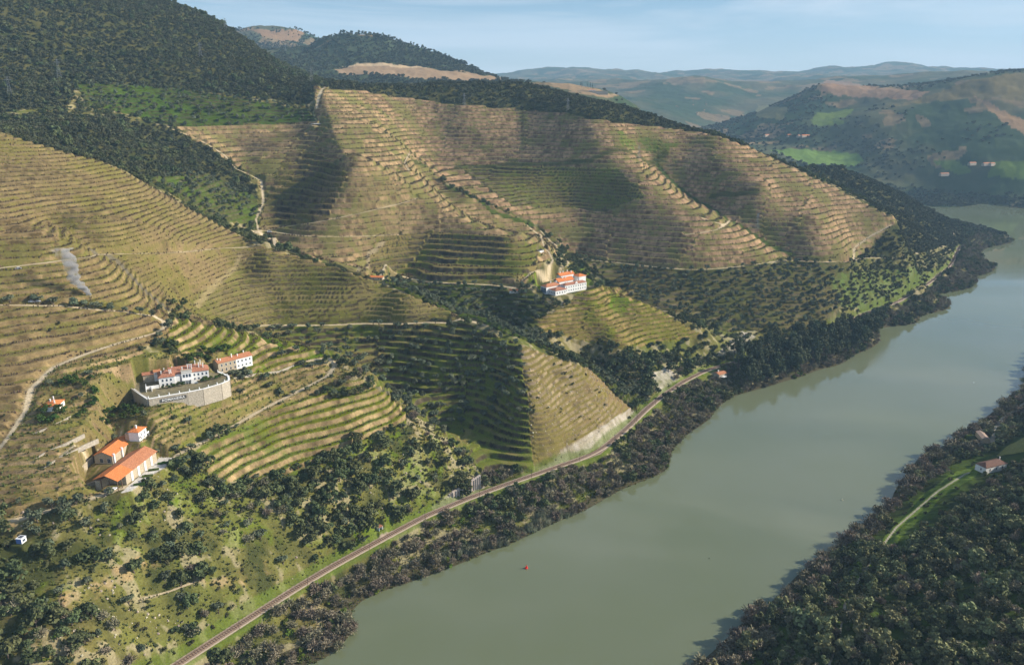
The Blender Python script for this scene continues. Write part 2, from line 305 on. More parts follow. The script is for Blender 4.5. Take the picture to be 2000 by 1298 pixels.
# overgrown walls here and there
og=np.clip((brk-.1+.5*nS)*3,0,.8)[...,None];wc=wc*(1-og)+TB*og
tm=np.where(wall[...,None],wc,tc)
mm_=(np.abs(fbm(X,Y,8,2,93))>.55)&ter;tm[mm_]*=.8
w_=np.clip(TW*1.2,0,1)[...,None]
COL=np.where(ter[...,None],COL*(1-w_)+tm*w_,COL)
# wilder relief off the terraces
wild=(TW==0)&(zs>1)
zf=zf+np.where(wild,nM*1.6+nS*.5+fbm(X,Y,60,3,55)*np.clip(RF/1500,0,1)*6,nS*.12)*np.clip((zs-1)/8,0,1)
far_=np.clip((RF-1900)/900,0,1)
zf=zf+far_*(fbm(X,Y,420,5,61)*(14+50*np.clip((RF-3800)/5000,0,1)))*np.clip((zs-2)/40,0,1)
# cover of woods and distance
WOODZ={
'mount':[[(-300,-300),(320,-5),(420,38),(600,156),(622,168),(605,200),(330,172),(150,165),(130,215),(-300,225)]],
'band':[[(-300,222),(150,225),(340,250),(470,330),(510,395),(410,345),(290,345),(230,328),(0,258),(-300,190)]],
'sky':[[(630,160),(1000,150),(1210,196),(1470,285),(1400,262),(1100,224),(900,207),(650,176)]],
's6':[[(1575,320),(1700,340),(1870,430),(1910,500),(1880,480),(1662,510),(1755,430)]],
}
for k,P in WOODZ.items():
    m=reg(*P)&onleft&(RF<2000)&~ter;ZM[k]=m;COL[m]=mixc((.035,.042,.018),(.075,.07,.03),.5+1.2*nM)[m]
ZM['right']=(~onleft)&(zs>.6)&(RF<1500)
COL[ZM['right']]=mixc((.03,.04,.015),(.06,.085,.02),.4+1.5*nM)[ZM['right']]
# far country
m=(RF>1900)
fc=mixc((.035,.055,.025),(.10,.095,.055),.35+1.9*fbm(X,Y,260,4,13));COL[m]=fc[m]
m2=m&(fbm(X,Y,170,3,15)>.22);COL[m2]=np.array((.18,.135,.08))*(1+.2*np.sin(zs[m2]/3.5*np.pi))[:,None]
FIELD=np.zeros(X.shape,bool)
def paint(P,c,lo=1900,hi=20000,amp=.15):
    global FIELD
    k=reg(P)&(RF>lo)&(RF<hi);FIELD|=k;COL[k]=np.array(c,np.float32)*(1+amp*nM[k])[:,None];return k
paint([(1500,293),(1600,292),(1680,299),(1688,312),(1668,322),(1580,323)],(.12,.18,.05))
paint([(1595,222),(1670,213),(1650,230),(1590,232)],(.12,.16,.04));paint([(1580,232),(1640,232),(1650,242),(1590,244)],(.11,.15,.04))
paint([(1610,160),(1680,165),(1820,178),(1790,192),(1700,190),(1640,185),(1600,178)],(.26,.17,.11));paint([(1480,205),(1540,210),(1530,232),(1475,228)],(.15,.14,.07))
paint([(1740,205),(1830,182),(1900,156),(2005,140),(2005,200),(1900,195),(1800,200)],(.15,.12,.06));paint([(1900,190),(2005,235),(2005,262),(1960,240)],(.26,.17,.10))
paint([(1820,312),(1860,305),(1905,325),(1880,335)],(.10,.14,.04));paint([(1940,310),(2005,312),(2005,350),(1930,340)],(.09,.13,.03))
paint([(600,98),(670,64),(760,74),(930,132),(990,154),(960,162),(640,164),(560,150),(520,110),(560,90)],(.05,.062,.032),1750,4200,.4)
FIELD&=~((RF>1400)&(RF<4200)&(PU<1000))
paint([(655,136),(700,127),(800,128),(900,137),(990,152),(960,160),(740,150),(665,146)],(.30,.215,.14),1900,3600)
paint([(655,132),(700,124),(800,126),(840,131),(700,129),],(.50,.38,.25),1900,3600,.3)
paint([(1060,166),(1120,165),(1210,190),(1180,192)],(.26,.19,.12),2100,3000)
paint([(480,58),(600,60),(580,80),(520,75)],(.24,.16,.10),3600,5200)
# green grass patches of the near slope, and other marks
def patch(P,c,t=.85,zones=True):
    k=reg(P)&onleft&(RF<1900);s_=np.clip(t+.6*nS[k]+.4*nM[k],0,1)[:,None];COL[k]=COL[k]*(1-s_)+np.array(c,np.float32)*s_
for P in [[(330,930),(400,925),(430,990),(370,1010),(330,980)],[(180,1000),(300,965),(320,1010),(280,1080),(180,1050)],[(20,1150),(100,1130),(160,1150),(60,1200),(0,1210)],[(400,1030),(520,1000),(560,1060),(450,1070)],[(700,1010),(800,960),(900,945),(860,985),(760,1035),(640,1100)],[(590,1060),(740,1010),(730,1040),(640,1080)],[(700,860),(860,860),(880,930),(760,960)],[(1380,690),(1450,670),(1500,690),(1420,712)]]: patch(P,LIME,.25)
for P in [[(0,1010),(100,1000),(60,1060),(0,1060)],[(60,940),(130,930),(150,970),(40,1010),(0,1010)],[(190,1120),(330,1060),(340,1090),(150,1190),(40,1260),(30,1220)],[(400,1140),(520,1090),(540,1110),(430,1170)]]: patch(P,EARTH,.15)
patch([(560,925),(700,870),(795,838),(790,850),(700,890),(590,940)],LIME,.4)
patch([(1200,575),(1235,590),(1215,620),(1185,600)],LIME,.5);patch([(1020,535),(1150,520),(1160,550),(1090,545),(1040,560)],LIME,.6)
patch([(500,260),(620,262),(610,330),(560,330)],(.10,.08,.05),.2);patch([(1190,255),(1330,285),(1290,300),(1200,290)],GRASS,.5)
patch([(1620,540),(1760,520),(1840,530),(1700,605),(1640,600)],(.12,.17,.05),.35)
# grey rock cuttings over the railway
ROCKM=reg([(1050,912),(1130,866),(1235,797),(1258,806),(1150,880),(1060,922)],[(1270,735),(1300,718),(1325,735),(1290,762)])&onleft
for P in [[(1050,905),(1130,862),(1235,795),(1258,812),(1150,878),(1060,920)],[(1265,735),(1300,715),(1330,735),(1290,765)],[(1390,700),(1450,650),(1475,660),(1440,690)],[(840,985),(945,930),(945,955),(850,990)]]: patch(P,(.42,.38,.32),.7)
# vertical stone drains and creek lines
def line(pts,w,c,t=.8,dzl=0):
    global zf
    P=[hit(*p) for p in pts];D,_=segdist(P);k=D<w;s_=(np.clip((w-D[k])/w*2,0,1)*t)[:,None];COL[k]=COL[k]*(1-s_)+np.array(c,np.float32)*s_
    if dzl: zf=zf+dzl*np.exp(-(D/w)**2)
line([(1285,325),(1350,385),(1420,430),(1500,478),(1550,500)],5,(.05,.075,.02),.9,-1)
line([(180,490),(230,512),(290,575),(328,605)],3.5,(.13,.115,.085),.9,-1);line([(870,365),(960,415),(1040,440)],4,(.05,.08,.015),.9)
line([(735,760),(800,800),(850,840)],2,(.12,.11,.08),.8);line([(470,500),(450,535),(405,575),(385,600)],2.5,(.27,.22,.13),.7);line([(750,475),(720,500),(700,530)],2.5,(.3,.25,.17),.7)
line([(810,318),(900,325),(1000,322),(1150,318),(1250,310),(1300,300)],6,(.05,.06,.02),.8);line([(1390,385),(1440,382),(1480,375)],6,(.05,.06,.02),.8)
# roads, flattened into the slope
ROADPX={
'lower':([(-60,1030),(0,1022),(60,1008),(110,992),(180,972),(260,950),(290,930),(330,895),(400,862),(460,830),(540,785),(600,755),(640,735),(655,712),(640,698),(600,705)],4.2),
'valley':([(-30,905),(10,865),(50,800),(60,760),(105,715),(170,690),(230,670),(300,652),(322,640),(320,628),(300,618),(240,608),(170,602),(120,598),(0,595),(-60,592)],3.6),
'upper':([(-60,528),(0,524),(90,513),(160,503),(200,496),(300,494),(400,490),(480,484),(510,478)],3.2),
's2foot':([(500,636),(600,636),(700,634),(880,630),(900,622),(940,632),(960,640)],3.0),
's2top':([(478,445),(500,452),(530,470),(542,488)],4.0),
's3a':([(500,455),(560,443),(640,430),(720,412),(780,398),(815,388)],2.6),
's3b':([(500,450),(580,460),(690,462),(780,459)],2.0),
's3foot':([(740,545),(800,546),(900,553),(1020,563)],3.0),
's3house':([(1020,548),(1040,530),(1070,522),(1080,510),(1072,492),(1055,465),(1030,440)],2.6),
's3h2':([(1070,523),(1110,518),(1105,500),(1085,485),(1055,450)],1.8),
'bowlfoot':([(1115,500),(1200,512),(1340,528),(1420,524),(1500,512),(1545,508)],2.6),
'bowlright':([(1550,509),(1640,510),(1668,502),(1668,485),(1700,462),(1755,432)],2.4),
's3side':([(335,252),(390,272),(440,305),(460,330),(510,350),(515,395),(500,430),(505,450)],2.4),
's3top':([(618,212),(622,190),(628,175),(638,168)],5.0),
'tipride':([(1550,509),(1680,508),(1760,500),(1840,485),(1860,465),(1868,445)],2.6),
'band':([(-60,222),(60,222),(150,210),(160,212)],3.0),
'creek':([(1370,425),(1410,440),(1425,432),(1400,450),(1340,458)],3.2),
's3mid':([(800,300),(790,318),(800,335)],2),
'path':([(230,800),(170,850),(120,890)],1.5),
'mid':([(280,1168),(330,1155),(390,1132)],2.4)}
def smooth(z,k=7):
    z=np.array(z,float)
    for _ in range(k): z[1:-1]=(z[:-2]+2*z[1:-1]+z[2:])/4
    return z
ROADS={};roadmask=np.zeros(X.shape,bool)
def bench(P,w,side=5,zc=None):
    global zf,zs
    D,Hh=segdist(P);t=np.clip((D-w/2)/side,0,1);t=t*t*(3-2*t)
    k=D<w/2+side;zf[k]=(Hh*(1-t)+zf*t)[k];zs[k]=(Hh*(1-t)+zs*t)[k];return D
def densify(pts,n=6):
    out=[]
    for (x0,y0),(x1,y1) in zip(pts[:-1],pts[1:]):
        for i in range(n): out.append((x0+(x1-x0)*i/n,y0+(y1-y0)*i/n))
    return out+[pts[-1]]
for k,(pts,w) in ROADPX.items():
    P=[hit(x,y) for x,y in densify(pts,4)]
    # drop jumps over a ridge
    Q=[P[0]]
    for p in P[1:]:
        if math.hypot(p[0]-Q[-1][0],p[1]-Q[-1][1])<140: Q.append(p)
    z=smooth([p[2] for p in Q],6);Q=[(p[0],p[1],zz+.1) for p,zz in zip(Q,z)];ROADS[k]=Q
    D=bench(Q,w+1,3.5);e=w*.42*(1+.3*nM);m=D<e;roadmask|=m
    COL[m]=(np.array(ROAD,np.float32)*(1+.12*nS[m]+.12*nM[m])[:,None])
    b=(D>=e)&(D<e+1.2)&(nM>-.1);COL[b]=COL[b]*.5+np.array((.38,.31,.2))*.5
D=bench(RAIL,6.2,5);m=D<3.1;COL[m]=np.array((.33,.27,.22),np.float32);roadmask|=m
b=(D>=3.1)&(D<6.5)&(zs>12);COL[b]=COL[b]*.3+np.array(GRASS)*.8*(1+.3*nS[b])[:,None]
m=D<2.2;COL[m]=np.array((.20,.145,.115),np.float32)
RAILD=D
# flat building pads
def pad(px,py,rad,blend=8,dz=0):
    global zf,zs
    p=hit(px,py,zs);D=np.hypot(X-p[0],Y-p[1]);t=np.clip((D-rad)/blend,0,1);t=t*t*(3-2*t);k=D<rad+blend
    zf[k]=((p[2]+dz)*(1-t)+zf*t)[k];zs[k]=((p[2]+dz)*(1-t)+zs*t)[k];return (p[0],p[1],p[2]+dz)
_l=COL.mean(-1,keepdims=True);COL=np.maximum(_l+(COL-_l)*1.22,.006)
k=(zs<2.2)&(RF<2300);COL[k]=np.array((.075,.065,.035),np.float32)*(1+.4*nM[k])[:,None]
# right bank path, grass strip and small vineyard
for P_,c_,t_ in [([(1600,1215),(1660,1120),(1730,1045),(1800,962),(1870,918),(1925,905),(1905,930),(1840,968),(1770,1040),(1700,1110),(1640,1200)],LIME,.8),([(1945,893),(1972,868),(2010,850),(2010,884)],(.22,.21,.06),.9)]:
    k=reg(P_)&~onleft;s_=np.clip(t_+.5*nM[k],0,1)[:,None];COL[k]=COL[k]*(1-s_)+np.array(c_,np.float32)*s_
RPM=reg([(1690,1060),(1800,950),(1870,905),(1930,885),(2010,835),(2010,905),(1975,925),(1920,950),(1860,1000),(1770,1075)])&~onleft
for P_,w_ in [([(1615,1310),(1640,1240),(1650,1180),(1690,1110),(1750,1030),(1830,960),(1885,925),(1930,912)],1.2),([(1938,868),(1940,842),(1960,815),(1985,800),(2010,780)],3.4)]:
    Q_=[hit(*p) for p in densify(P_,3)];D=bench(Q_,w_+1,3);m=D<w_/2;COL[m]=np.array((.32,.29,.22),np.float32);roadmask|=D<w_
zf=np.maximum(zf,-3);COL=np.clip(COL,.008,.8)
EXCM=roadmask|(RAILD<5)|(ROCKM&(nM>-.5))
def polydist(Pl):
    D,_=segdist([(*p,0) for p in list(Pl)+[Pl[0]]]);ins=pinpoly(X,Y,Pl);return np.where(ins,0,D)
def flat(Pl,z,blend=1.5,margin=.5):
    global zf,zs,EXCM
    D=polydist(Pl);t=np.clip((D-margin)/blend,0,1);k=D<margin+blend
    zf[k]=(z*(1-t)+zf*t)[k];zs[k]=(z*(1-t)+zs*t)[k];EXCM=EXCM|(D<margin+1.2)
FR={}
def frame(name,A,B,depth,at=None,z=None,dz=0,L=None,m=1.0,fl=True,blend=1.5,ang=None,y0=0):
    """house frame: A,B the ends of its front foot line in the photo, local y runs back from it"""
    if z is None: z=hit(*(at or ((A[0]+B[0])/2,(A[1]+B[1])/2)),zs)[2]+dz
    a=PZ(*A,z);b=PZ(*B,z);an=math.atan2(b[1]-a[1],b[0]-a[0]) if ang is None else math.radians(ang);l=math.hypot(b[0]-a[0],b[1]-a[1]) if L is None else L
    FR[name]=(a[0],a[1],z,an,l)
    if fl: flat(loc(name,[(-m,-m),(l+m,-m),(l+m,depth+m),(-m,depth+m)]),z,blend)
    return z
def loc(name,pts):
    ox,oy,oz,an,l=FR[name];c,s=math.cos(an),math.sin(an);return [(ox+x*c-y*s,oy+x*s+y*c) for x,y in pts]
ZM_P=frame('manor',(312,756),(410,742),13,fl=False,dz=-1.3)
MANP=[PZ(x,y,ZM_P)[:2] for x,y in [(290,779),(330,772),(365,766),(395,760),(430,750),(446,743),(444,735),(425,727)]]
_b=loc('manor',[(40,16),(-14,16)]);MANPOLY=MANP+[_b[0],_b[1],PZ(262,760,ZM_P)[:2]]
_D,_=segdist([(*p,0) for p in MANP]);_o=(_D<30)&~pinpoly(X,Y,MANPOLY)&(Y<MANP[-1][1]-3)
_c=ZM_P-4.5-_D*.2+.6*nM;_w=np.clip((30-_D)/6,0,1);zf[_o]=(zf*(1-_w)+np.minimum(zf,_c)*_w)[_o];zs[_o]=(zs*(1-_w)+np.minimum(zs,_c)*_w)[_o]
flat(MANPOLY,ZM_P,.4,.1)
_k=pinpoly(X,Y,MANPOLY);COL[_k]=np.array((.20,.17,.10))*(1+.3*nS[_k])[:,None]
frame('stone_house',(428,730),(494,713),9,dz=0,blend=5)
frame('small_house',(112,803),(127,790),8,dz=.3,blend=4)
ZW=frame('warehouse',(232,959),(307,900),14,at=(270,932),dz=0,m=1.2,blend=5)
_y=[PZ(x,y,ZW)[:2] for x,y in [(236,962),(256,958),(300,925),(335,905),(345,893),(312,893)]]
flat(_y,ZW,2,.2);_k=pinpoly(X,Y,_y);COL[_k]=np.array((.55,.52,.47))*(1+.15*nS[_k])[:,None]
_y=[PZ(x,y,ZW)[:2] for x,y in [(148,955),(234,962),(240,948),(210,915),(186,908),(172,925)]];flat(_y,ZW,.5,0)
frame('winery',(221,906),(262,873),11,dz=0,blend=7)
frame('tower_house',(272.7,862),(287.5,851),6.5,dz=0,blend=5)
frame('cabin',(43,1062),(52.5,1055),3.2,dz=.2,m=1.5)
_z=frame('mansion',(1085,578),(1148,566),22,at=(1110,572),dz=.5,fl=False)
MSP=[PZ(x,y,_z)[:2] for x,y in [(1046,568),(1084,581),(1110,578),(1152,568),(1160,560),(1150,545),(1120,538),(1085,543),(1050,556)]]
flat(MSP,_z,2,.3)
frame('outhouse',(995,573),(1012,573),6)
frame('long_shed',(722,546),(747,547),6)
frame('road_hut',(1051,495),(1062,492),5)
frame('ridge_hut',(613,246),(634,245),6)
frame('tank',(168,175),(185,175),8,at=(176,174))
frame('river_house',(1404,742),(1419,738),8,dz=1)
frame('track_hut',(741,1037),(748,1033),3.2,dz=.2)
frame('bank_house',(1924,926),(1965,916),9,at=(1944,918),m=.8)
frame('bank_ruin',(1932,866),(1945,868),12,at=(1937,862),ang=78,L=16)
for i,(x,y,w) in enumerate([(1567,267,16),(1540,266,9),(1495,266,9),(1895,321,12),(1922,322,13),(1936,322,8),(1838,342,16),(1560,267,8)]): frame('far%d'%i,(x,y),(x+w,y-.5),9,fl=False)
frame('villa',(1146,180),(1162,180),12,fl=False)
_k=None
# ---------- helpers
COLN=SC.collection
def mat(name,col=(.5,.5,.5),rough=.85,noise=0,nscale=1.0,col2=None,bump=0,attr=None,spec=.2,rnd=0,metal=0,alpha=1):
    m=bpy.data.materials.get(name)
    if m: return m
    m=bpy.data.materials.new(name);m.use_nodes=True;t=m.node_tree;b=t.nodes['Principled BSDF'];l=t.links.new
    b.inputs['Roughness'].default_value=rough;b.inputs['Specular IOR Level'].default_value=spec;b.inputs['Metallic'].default_value=metal
    src=None
    if attr:
        a=t.nodes.new('ShaderNodeAttribute');a.attribute_name=attr;src=a.outputs['Color']
    if noise or bump:
        g=t.nodes.new('ShaderNodeTexCoord') if not attr else t.nodes.new('ShaderNodeNewGeometry')
        n=t.nodes.new('ShaderNodeTexNoise');n.inputs['Scale'].default_value=nscale;n.inputs['Detail'].default_value=5;n.inputs['Roughness'].default_value=.65
        l(g.outputs['Object'] if not attr else g.outputs['Position'],n.inputs['Vector'])
    if noise:
        r=t.nodes.new('ShaderNodeMapRange');r.inputs[1].default_value=.3;r.inputs[2].default_value=.7;r.inputs[3].default_value=1-noise;r.inputs[4].default_value=1+noise
        l(n.outputs[0],r.inputs[0]);v=t.nodes.new('ShaderNodeVectorMath');v.operation='SCALE'
        if src: l(src,v.inputs[0])
        elif col2:
            mm=t.nodes.new('ShaderNodeMixRGB');mm.inputs[1].default_value=(*col,1);mm.inputs[2].default_value=(*col2,1);l(n.outputs[0],mm.inputs[0]);l(mm.outputs[0],v.inputs[0])
        else: v.inputs[0].default_value=col
        l(r.outputs[0],v.inputs['Scale']);src=v.outputs[0]
    if rnd:
        oi=t.nodes.new('ShaderNodeObjectInfo');h=t.nodes.new('ShaderNodeHueSaturation');r2=t.nodes.new('ShaderNodeMapRange');r2.inputs[3].default_value=1-rnd;r2.inputs[4].default_value=1+rnd
        l(oi.outputs['Random'],r2.inputs[0]);l(r2.outputs[0],h.inputs['Value'])
        w=t.nodes.new('ShaderNodeTexWhiteNoise');w.noise_dimensions='1D';l(oi.outputs['Random'],w.inputs['W'])
        r3=t.nodes.new('ShaderNodeMapRange');r3.inputs[3].default_value=.5-.035;r3.inputs[4].default_value=.5+.03;l(w.outputs['Value'],r3.inputs[0]);l(r3.outputs[0],h.inputs['Hue'])
        if src: l(src,h.inputs['Color'])
        else: h.inputs['Color'].default_value=(*col,1)
        src=h.outputs[0]
    if src: l(src,b.inputs['Base Color'])
    else: b.inputs['Base Color'].default_value=(*col,1)
    if bump:
        bb=t.nodes.new('ShaderNodeBump');bb.inputs['Strength'].default_value=bump;bb.inputs['Distance'].default_value=.3;l(n.outputs[0],bb.inputs['Height']);l(bb.outputs[0],b.inputs['Normal'])
    if alpha<1: b.inputs['Alpha'].default_value=alpha
    return m
def link(name,me,parent=None,m=None):
    o=bpy.data.objects.new(name,me);COLN.objects.link(o)
    if parent: o.parent=parent
    if m and me: 
        me.materials.clear();me.materials.append(m)
    return o
def npmesh(name,V,Fq,smooth=False):
    me=bpy.data.meshes.new(name);V=np.asarray(V,np.float32);Fq=np.asarray(Fq,np.int32);n=Fq.shape[1]
    me.vertices.add(len(V));me.vertices.foreach_set('co',V.ravel())
    me.loops.add(Fq.size);me.loops.foreach_set('vertex_index',Fq.ravel())
    me.polygons.add(len(Fq));me.polygons.foreach_set('loop_start',np.arange(0,Fq.size,n,dtype=np.int32))
    if smooth: me.polygons.foreach_set('use_smooth',np.ones(len(Fq),bool))
    me.update(calc_edges=True);return me
def tag(o,label=None,cat=None,group=None,kind=None):
    if label:o['label']=label
    if cat:o['category']=cat
    if group:o['group']=group
    if kind:o['kind']=kind
    return o
def empty(name,loc,rz=0):
    o=bpy.data.objects.new(name,None);COLN.objects.link(o);o.location=loc;o.rotation_euler=(0,0,rz);o.empty_display_size=.5;return o
class MB:
    def __init__(s): s.v=[];s.f=[]
    def box(s,x0,x1,y0,y1,z0,z1):
        n=len(s.v);s.v+=[(x0,y0,z0),(x1,y0,z0),(x1,y1,z0),(x0,y1,z0),(x0,y0,z1),(x1,y0,z1),(x1,y1,z1),(x0,y1,z1)]
        s.f+=[tuple(n+i for i in q) for q in ((3,2,1,0),(4,5,6,7),(0,1,5,4),(1,2,6,5),(2,3,7,6),(3,0,4,7))];return s
    def prism(s,P,z0,z1):
        """vertical prism over a counter-clockwise outline; z may be per point"""
        n=len(s.v);k=len(P);a=z0 if hasattr(z0,'__len__') else [z0]*k;b=z1 if hasattr(z1,'__len__') else [z1]*k
        s.v+=[(p[0],p[1],z) for p,z in zip(P,a)]+[(p[0],p[1],z) for p,z in zip(P,b)]
        s.f.append(tuple(n+i for i in range(k-1,-1,-1)));s.f.append(tuple(n+k+i for i in range(k)))
        for i in range(k): j=(i+1)%k;s.f.append((n+i,n+j,n+k+j,n+k+i))
        return s
    def tube(s,a,b,r0,r1=None,k=7):
        a=Vector(a);b=Vector(b);r1=r0 if r1 is None else r1;d=(b-a).normalized();u=d.orthogonal().normalized();w=d.cross(u);n=len(s.v)
        for c,r in((a,r0),(b,r1)):
            for i in range(k):
                t=2*math.pi*i/k;s.v.append(tuple(c+u*(r*math.cos(t))+w*(r*math.sin(t))))
        for i in range(k): j=(i+1)%k;s.f.append((n+i,n+j,n+k+j,n+k+i))
        s.f.append(tuple(n+i for i in range(k-1,-1,-1)));s.f.append(tuple(n+k+i for i in range(k)));return s
    def poly(s,pts): n=len(s.v);s.v+=[tuple(p) for p in pts];s.f.append(tuple(range(n,n+len(pts))));return s
    def gable(s,x0,x1,y0,y1,z0,h,t=.22):
        """pitched roof, ridge along x, as a slab with thickness"""
        ym=(y0+y1)/2
        for a,b in((y0,ym),(y1,ym)):
            n=len(s.v);s.v+=[(x0,a,z0),(x1,a,z0),(x1,b,z0+h),(x0,b,z0+h),(x0,a,z0-t),(x1,a,z0-t),(x1,b,z0+h-t),(x0,b,z0+h-t)]
            q=((0,1,2,3),(7,6,5,4),(4,5,1,0),(5,6,2,1),(6,7,3,2),(7,4,0,3))
            if a==y1:q=tuple(tuple(reversed(i)) for i in q)
            s.f+=[tuple(n+i for i in w) for w in q]
        return s
    def hip(s,x0,x1,y0,y1,z0,h,hl=True,hr=True,t=.2):
        ym=(y0+y1)/2;d=(y1-y0)/2;a=x0+(d if hl else 0);b=x1-(d if hr else 0)
        if a>b: a=b=(a+b)/2
        n=len(s.v);s.v+=[(x0,y0,z0),(x1,y0,z0),(x1,y1,z0),(x0,y1,z0),(a,ym,z0+h),(b,ym,z0+h),(x0,y0,z0-t),(x1,y0,z0-t),(x1,y1,z0-t),(x0,y1,z0-t)]
        s.f+=[tuple(n+i for i in q) for q in((0,1,5,4),(2,3,4,5),(1,2,5),(3,0,4),(6,9,8,7),(6,7,1,0),(7,8,2,1),(8,9,3,2),(9,6,0,3))];return s
    def build(s,name,m,parent=None):
        me=bpy.data.meshes.new(name);me.from_pydata(s.v,[],s.f);me.update();return link(name,me,parent,m)
# ---------- ground
def grid_mesh(i0,i1,j0,j1,name):
    sub=(slice(i0,i1),slice(j0,j1));n=i1-i0;m=j1-j0
    V=np.stack([X[sub],Y[sub],zf[sub]],-1).reshape(-1,3)
    ii,jj=np.meshgrid(np.arange(n-1),np.arange(m-1),indexing='ij');a=(ii*m+jj).ravel()
    Fq=np.stack([a,a+1,a+m+1,a+m],1)[:, ::-1]
    me=npmesh(name,V,Fq,False)
    ca=me.color_attributes.new('cover','FLOAT_COLOR','POINT')
    c=np.ones((n*m,4),np.float32);c[:,:3]=COL[sub].reshape(-1,3);ca.data.foreach_set('color',c.ravel())
    return me
def make_ground():
    gm=mat('ground cover',noise=.32,nscale=.9,bump=.5,attr='cover',rough=.95,spec=.05)
    k=2252 if len(rf)>2300 else len(rf)
    J=int(np.searchsorted(rf,2050))
    tag(link('terrain',grid_mesh(0,len(azf),0,J+1,'terrain'),None,gm),'terraced valley slopes on both sides of the river','terrain',kind='structure')
    tag(link('hills',grid_mesh(0,len(azf),J,len(rf),'hills'),None,gm),'far hills fading into blue haze beyond the river bend','hills',kind='structure')
def make_water():
    m=bpy.data.materials.new('river water');m.use_nodes=True;t=m.node_tree;b=t.nodes['Principled BSDF'];l=t.links.new
    b.inputs['Roughness'].default_value=.07;b.inputs['IOR'].default_value=1.5
    g=t.nodes.new('ShaderNodeNewGeometry');n=t.nodes.new('ShaderNodeTexNoise');n.inputs['Scale'].default_value=.006;n.inputs['Detail'].default_value=4;l(g.outputs['Position'],n.inputs[0])
    r=t.nodes.new('ShaderNodeValToRGB');e=r.color_ramp.elements;e[0].position=.3;e[0].color=(.130,.150,.075,1);e[1].position=.7;e[1].color=(.150,.168,.105,1);l(n.outputs[0],r.inputs[0]);l(r.outputs[0],b.inputs['Base Color'])
    n2=t.nodes.new('ShaderNodeTexNoise');n2.inputs['Scale'].default_value=.22;n2.inputs['Detail'].default_value=4;l(g.outputs['Position'],n2.inputs[0])
    bb=t.nodes.new('ShaderNodeBump');bb.inputs['Strength'].default_value=.03;bb.inputs['Distance'].default_value=.25;l(n2.outputs[0],bb.inputs['Height']);l(bb.outputs[0],b.inputs['Normal'])
    mp_=t.nodes.new('ShaderNodeMapping');mp_.inputs['Rotation'].default_value=(0,0,.8);mp_.inputs['Scale'].default_value=(.002,.011,1);n3=t.nodes.new('ShaderNodeTexNoise');n3.inputs['Scale'].default_value=1;n3.inputs['Detail'].default_value=5;l(g.outputs['Position'],mp_.inputs[0]);l(mp_.outputs[0],n3.inputs[0])
    rr=t.nodes.new('ShaderNodeMapRange');rr.inputs[1].default_value=.4;rr.inputs[2].default_value=.62;rr.inputs[3].default_value=.02;rr.inputs[4].default_value=.12;l(n3.outputs[0],rr.inputs[0]);l(rr.outputs[0],b.inputs['Roughness'])
    V=[(-900,-300,0),(900,-300,0),(3200,1500,0),(3200,2700,0),(400,2700,0),(-900,600,0)]
    me=bpy.data.meshes.new('river');me.from_pydata(V,[],[(0,1,2,3,4,5)]);tag(link('river',me,None,m),'calm green river reflecting the pale sky','river',kind='structure')
make_ground();make_water()
# ---------- visibility and scattering
_tan=(zf-H0)/RF;_cm=np.maximum.accumulate(_tan,axis=1)
VIS=np.ones(X.shape,bool);VIS[:,1:]=_tan[:,1:]>=_cm[:,:-1]-12/RF[:,1:]
PU0,PV0,DEP=proj(X,Y,zf)
INF=(PU0>-15)&(PU0<2015)&(PV0>-15)&(PV0<1330)
AREA=(RF*(azf[1]-azf[0])*np.gradient(RF,axis=1)).astype(np.float32)
RNG=np.random.default_rng(11)
OUTK=(INF|((PU0>-260)&(PU0<2260)&(PV0>-250)&(PV0<1600)))
def scatter(mask,per,clump=None,cap=60000):
    """indices of grid points, one per about `per` square metres"""
    p=AREA/per*(mask&~EXCM&OUTK)
    if clump is not None: p=p*clump
    k=np.nonzero(RNG.random(p.shape,dtype=np.float32)<p)
    if len(k[0])>cap: s=RNG.permutation(len(k[0]))[:cap];k=(k[0][s],k[1][s])
    return k
def thin(pos,dmin):
    """drop points closer than dmin (grid hashing)"""
    keep=[];g={}
    for i,(x,y) in enumerate(pos):
        c=(int(x//dmin),int(y//dmin));ok=True
        for a in(-1,0,1):
            for b in(-1,0,1):
                for j in g.get((c[0]+a,c[1]+b),()):
                    if (pos[j][0]-x)**2+(pos[j][1]-y)**2<dmin*dmin: ok=False;break
                if not ok:break
            if not ok:break
        if ok: g.setdefault(c,[]).append(i);keep.append(i)
    return np.array(keep,int)
def cards(C,N,s,rng,asp=1.0,jit=.8):
    n=len(C);N=N+rng.normal(0,jit,(n,3));N/=np.linalg.norm(N,axis=1,keepdims=True)+1e-6
    R=rng.normal(0,1,(n,3));U=np.cross(N,R);U/=np.linalg.norm(U,axis=1,keepdims=True)+1e-6;V=np.cross(N,U)
    s=s*rng.uniform(.7,1.3,(n,1));a=U*s;b=V*s*asp
    P=np.stack([C-a-b*.6,C+a*.8-b,C+a+b*.7,C-a*.7+b],1).reshape(-1,3)
    return P,np.arange(4*n).reshape(n,4)
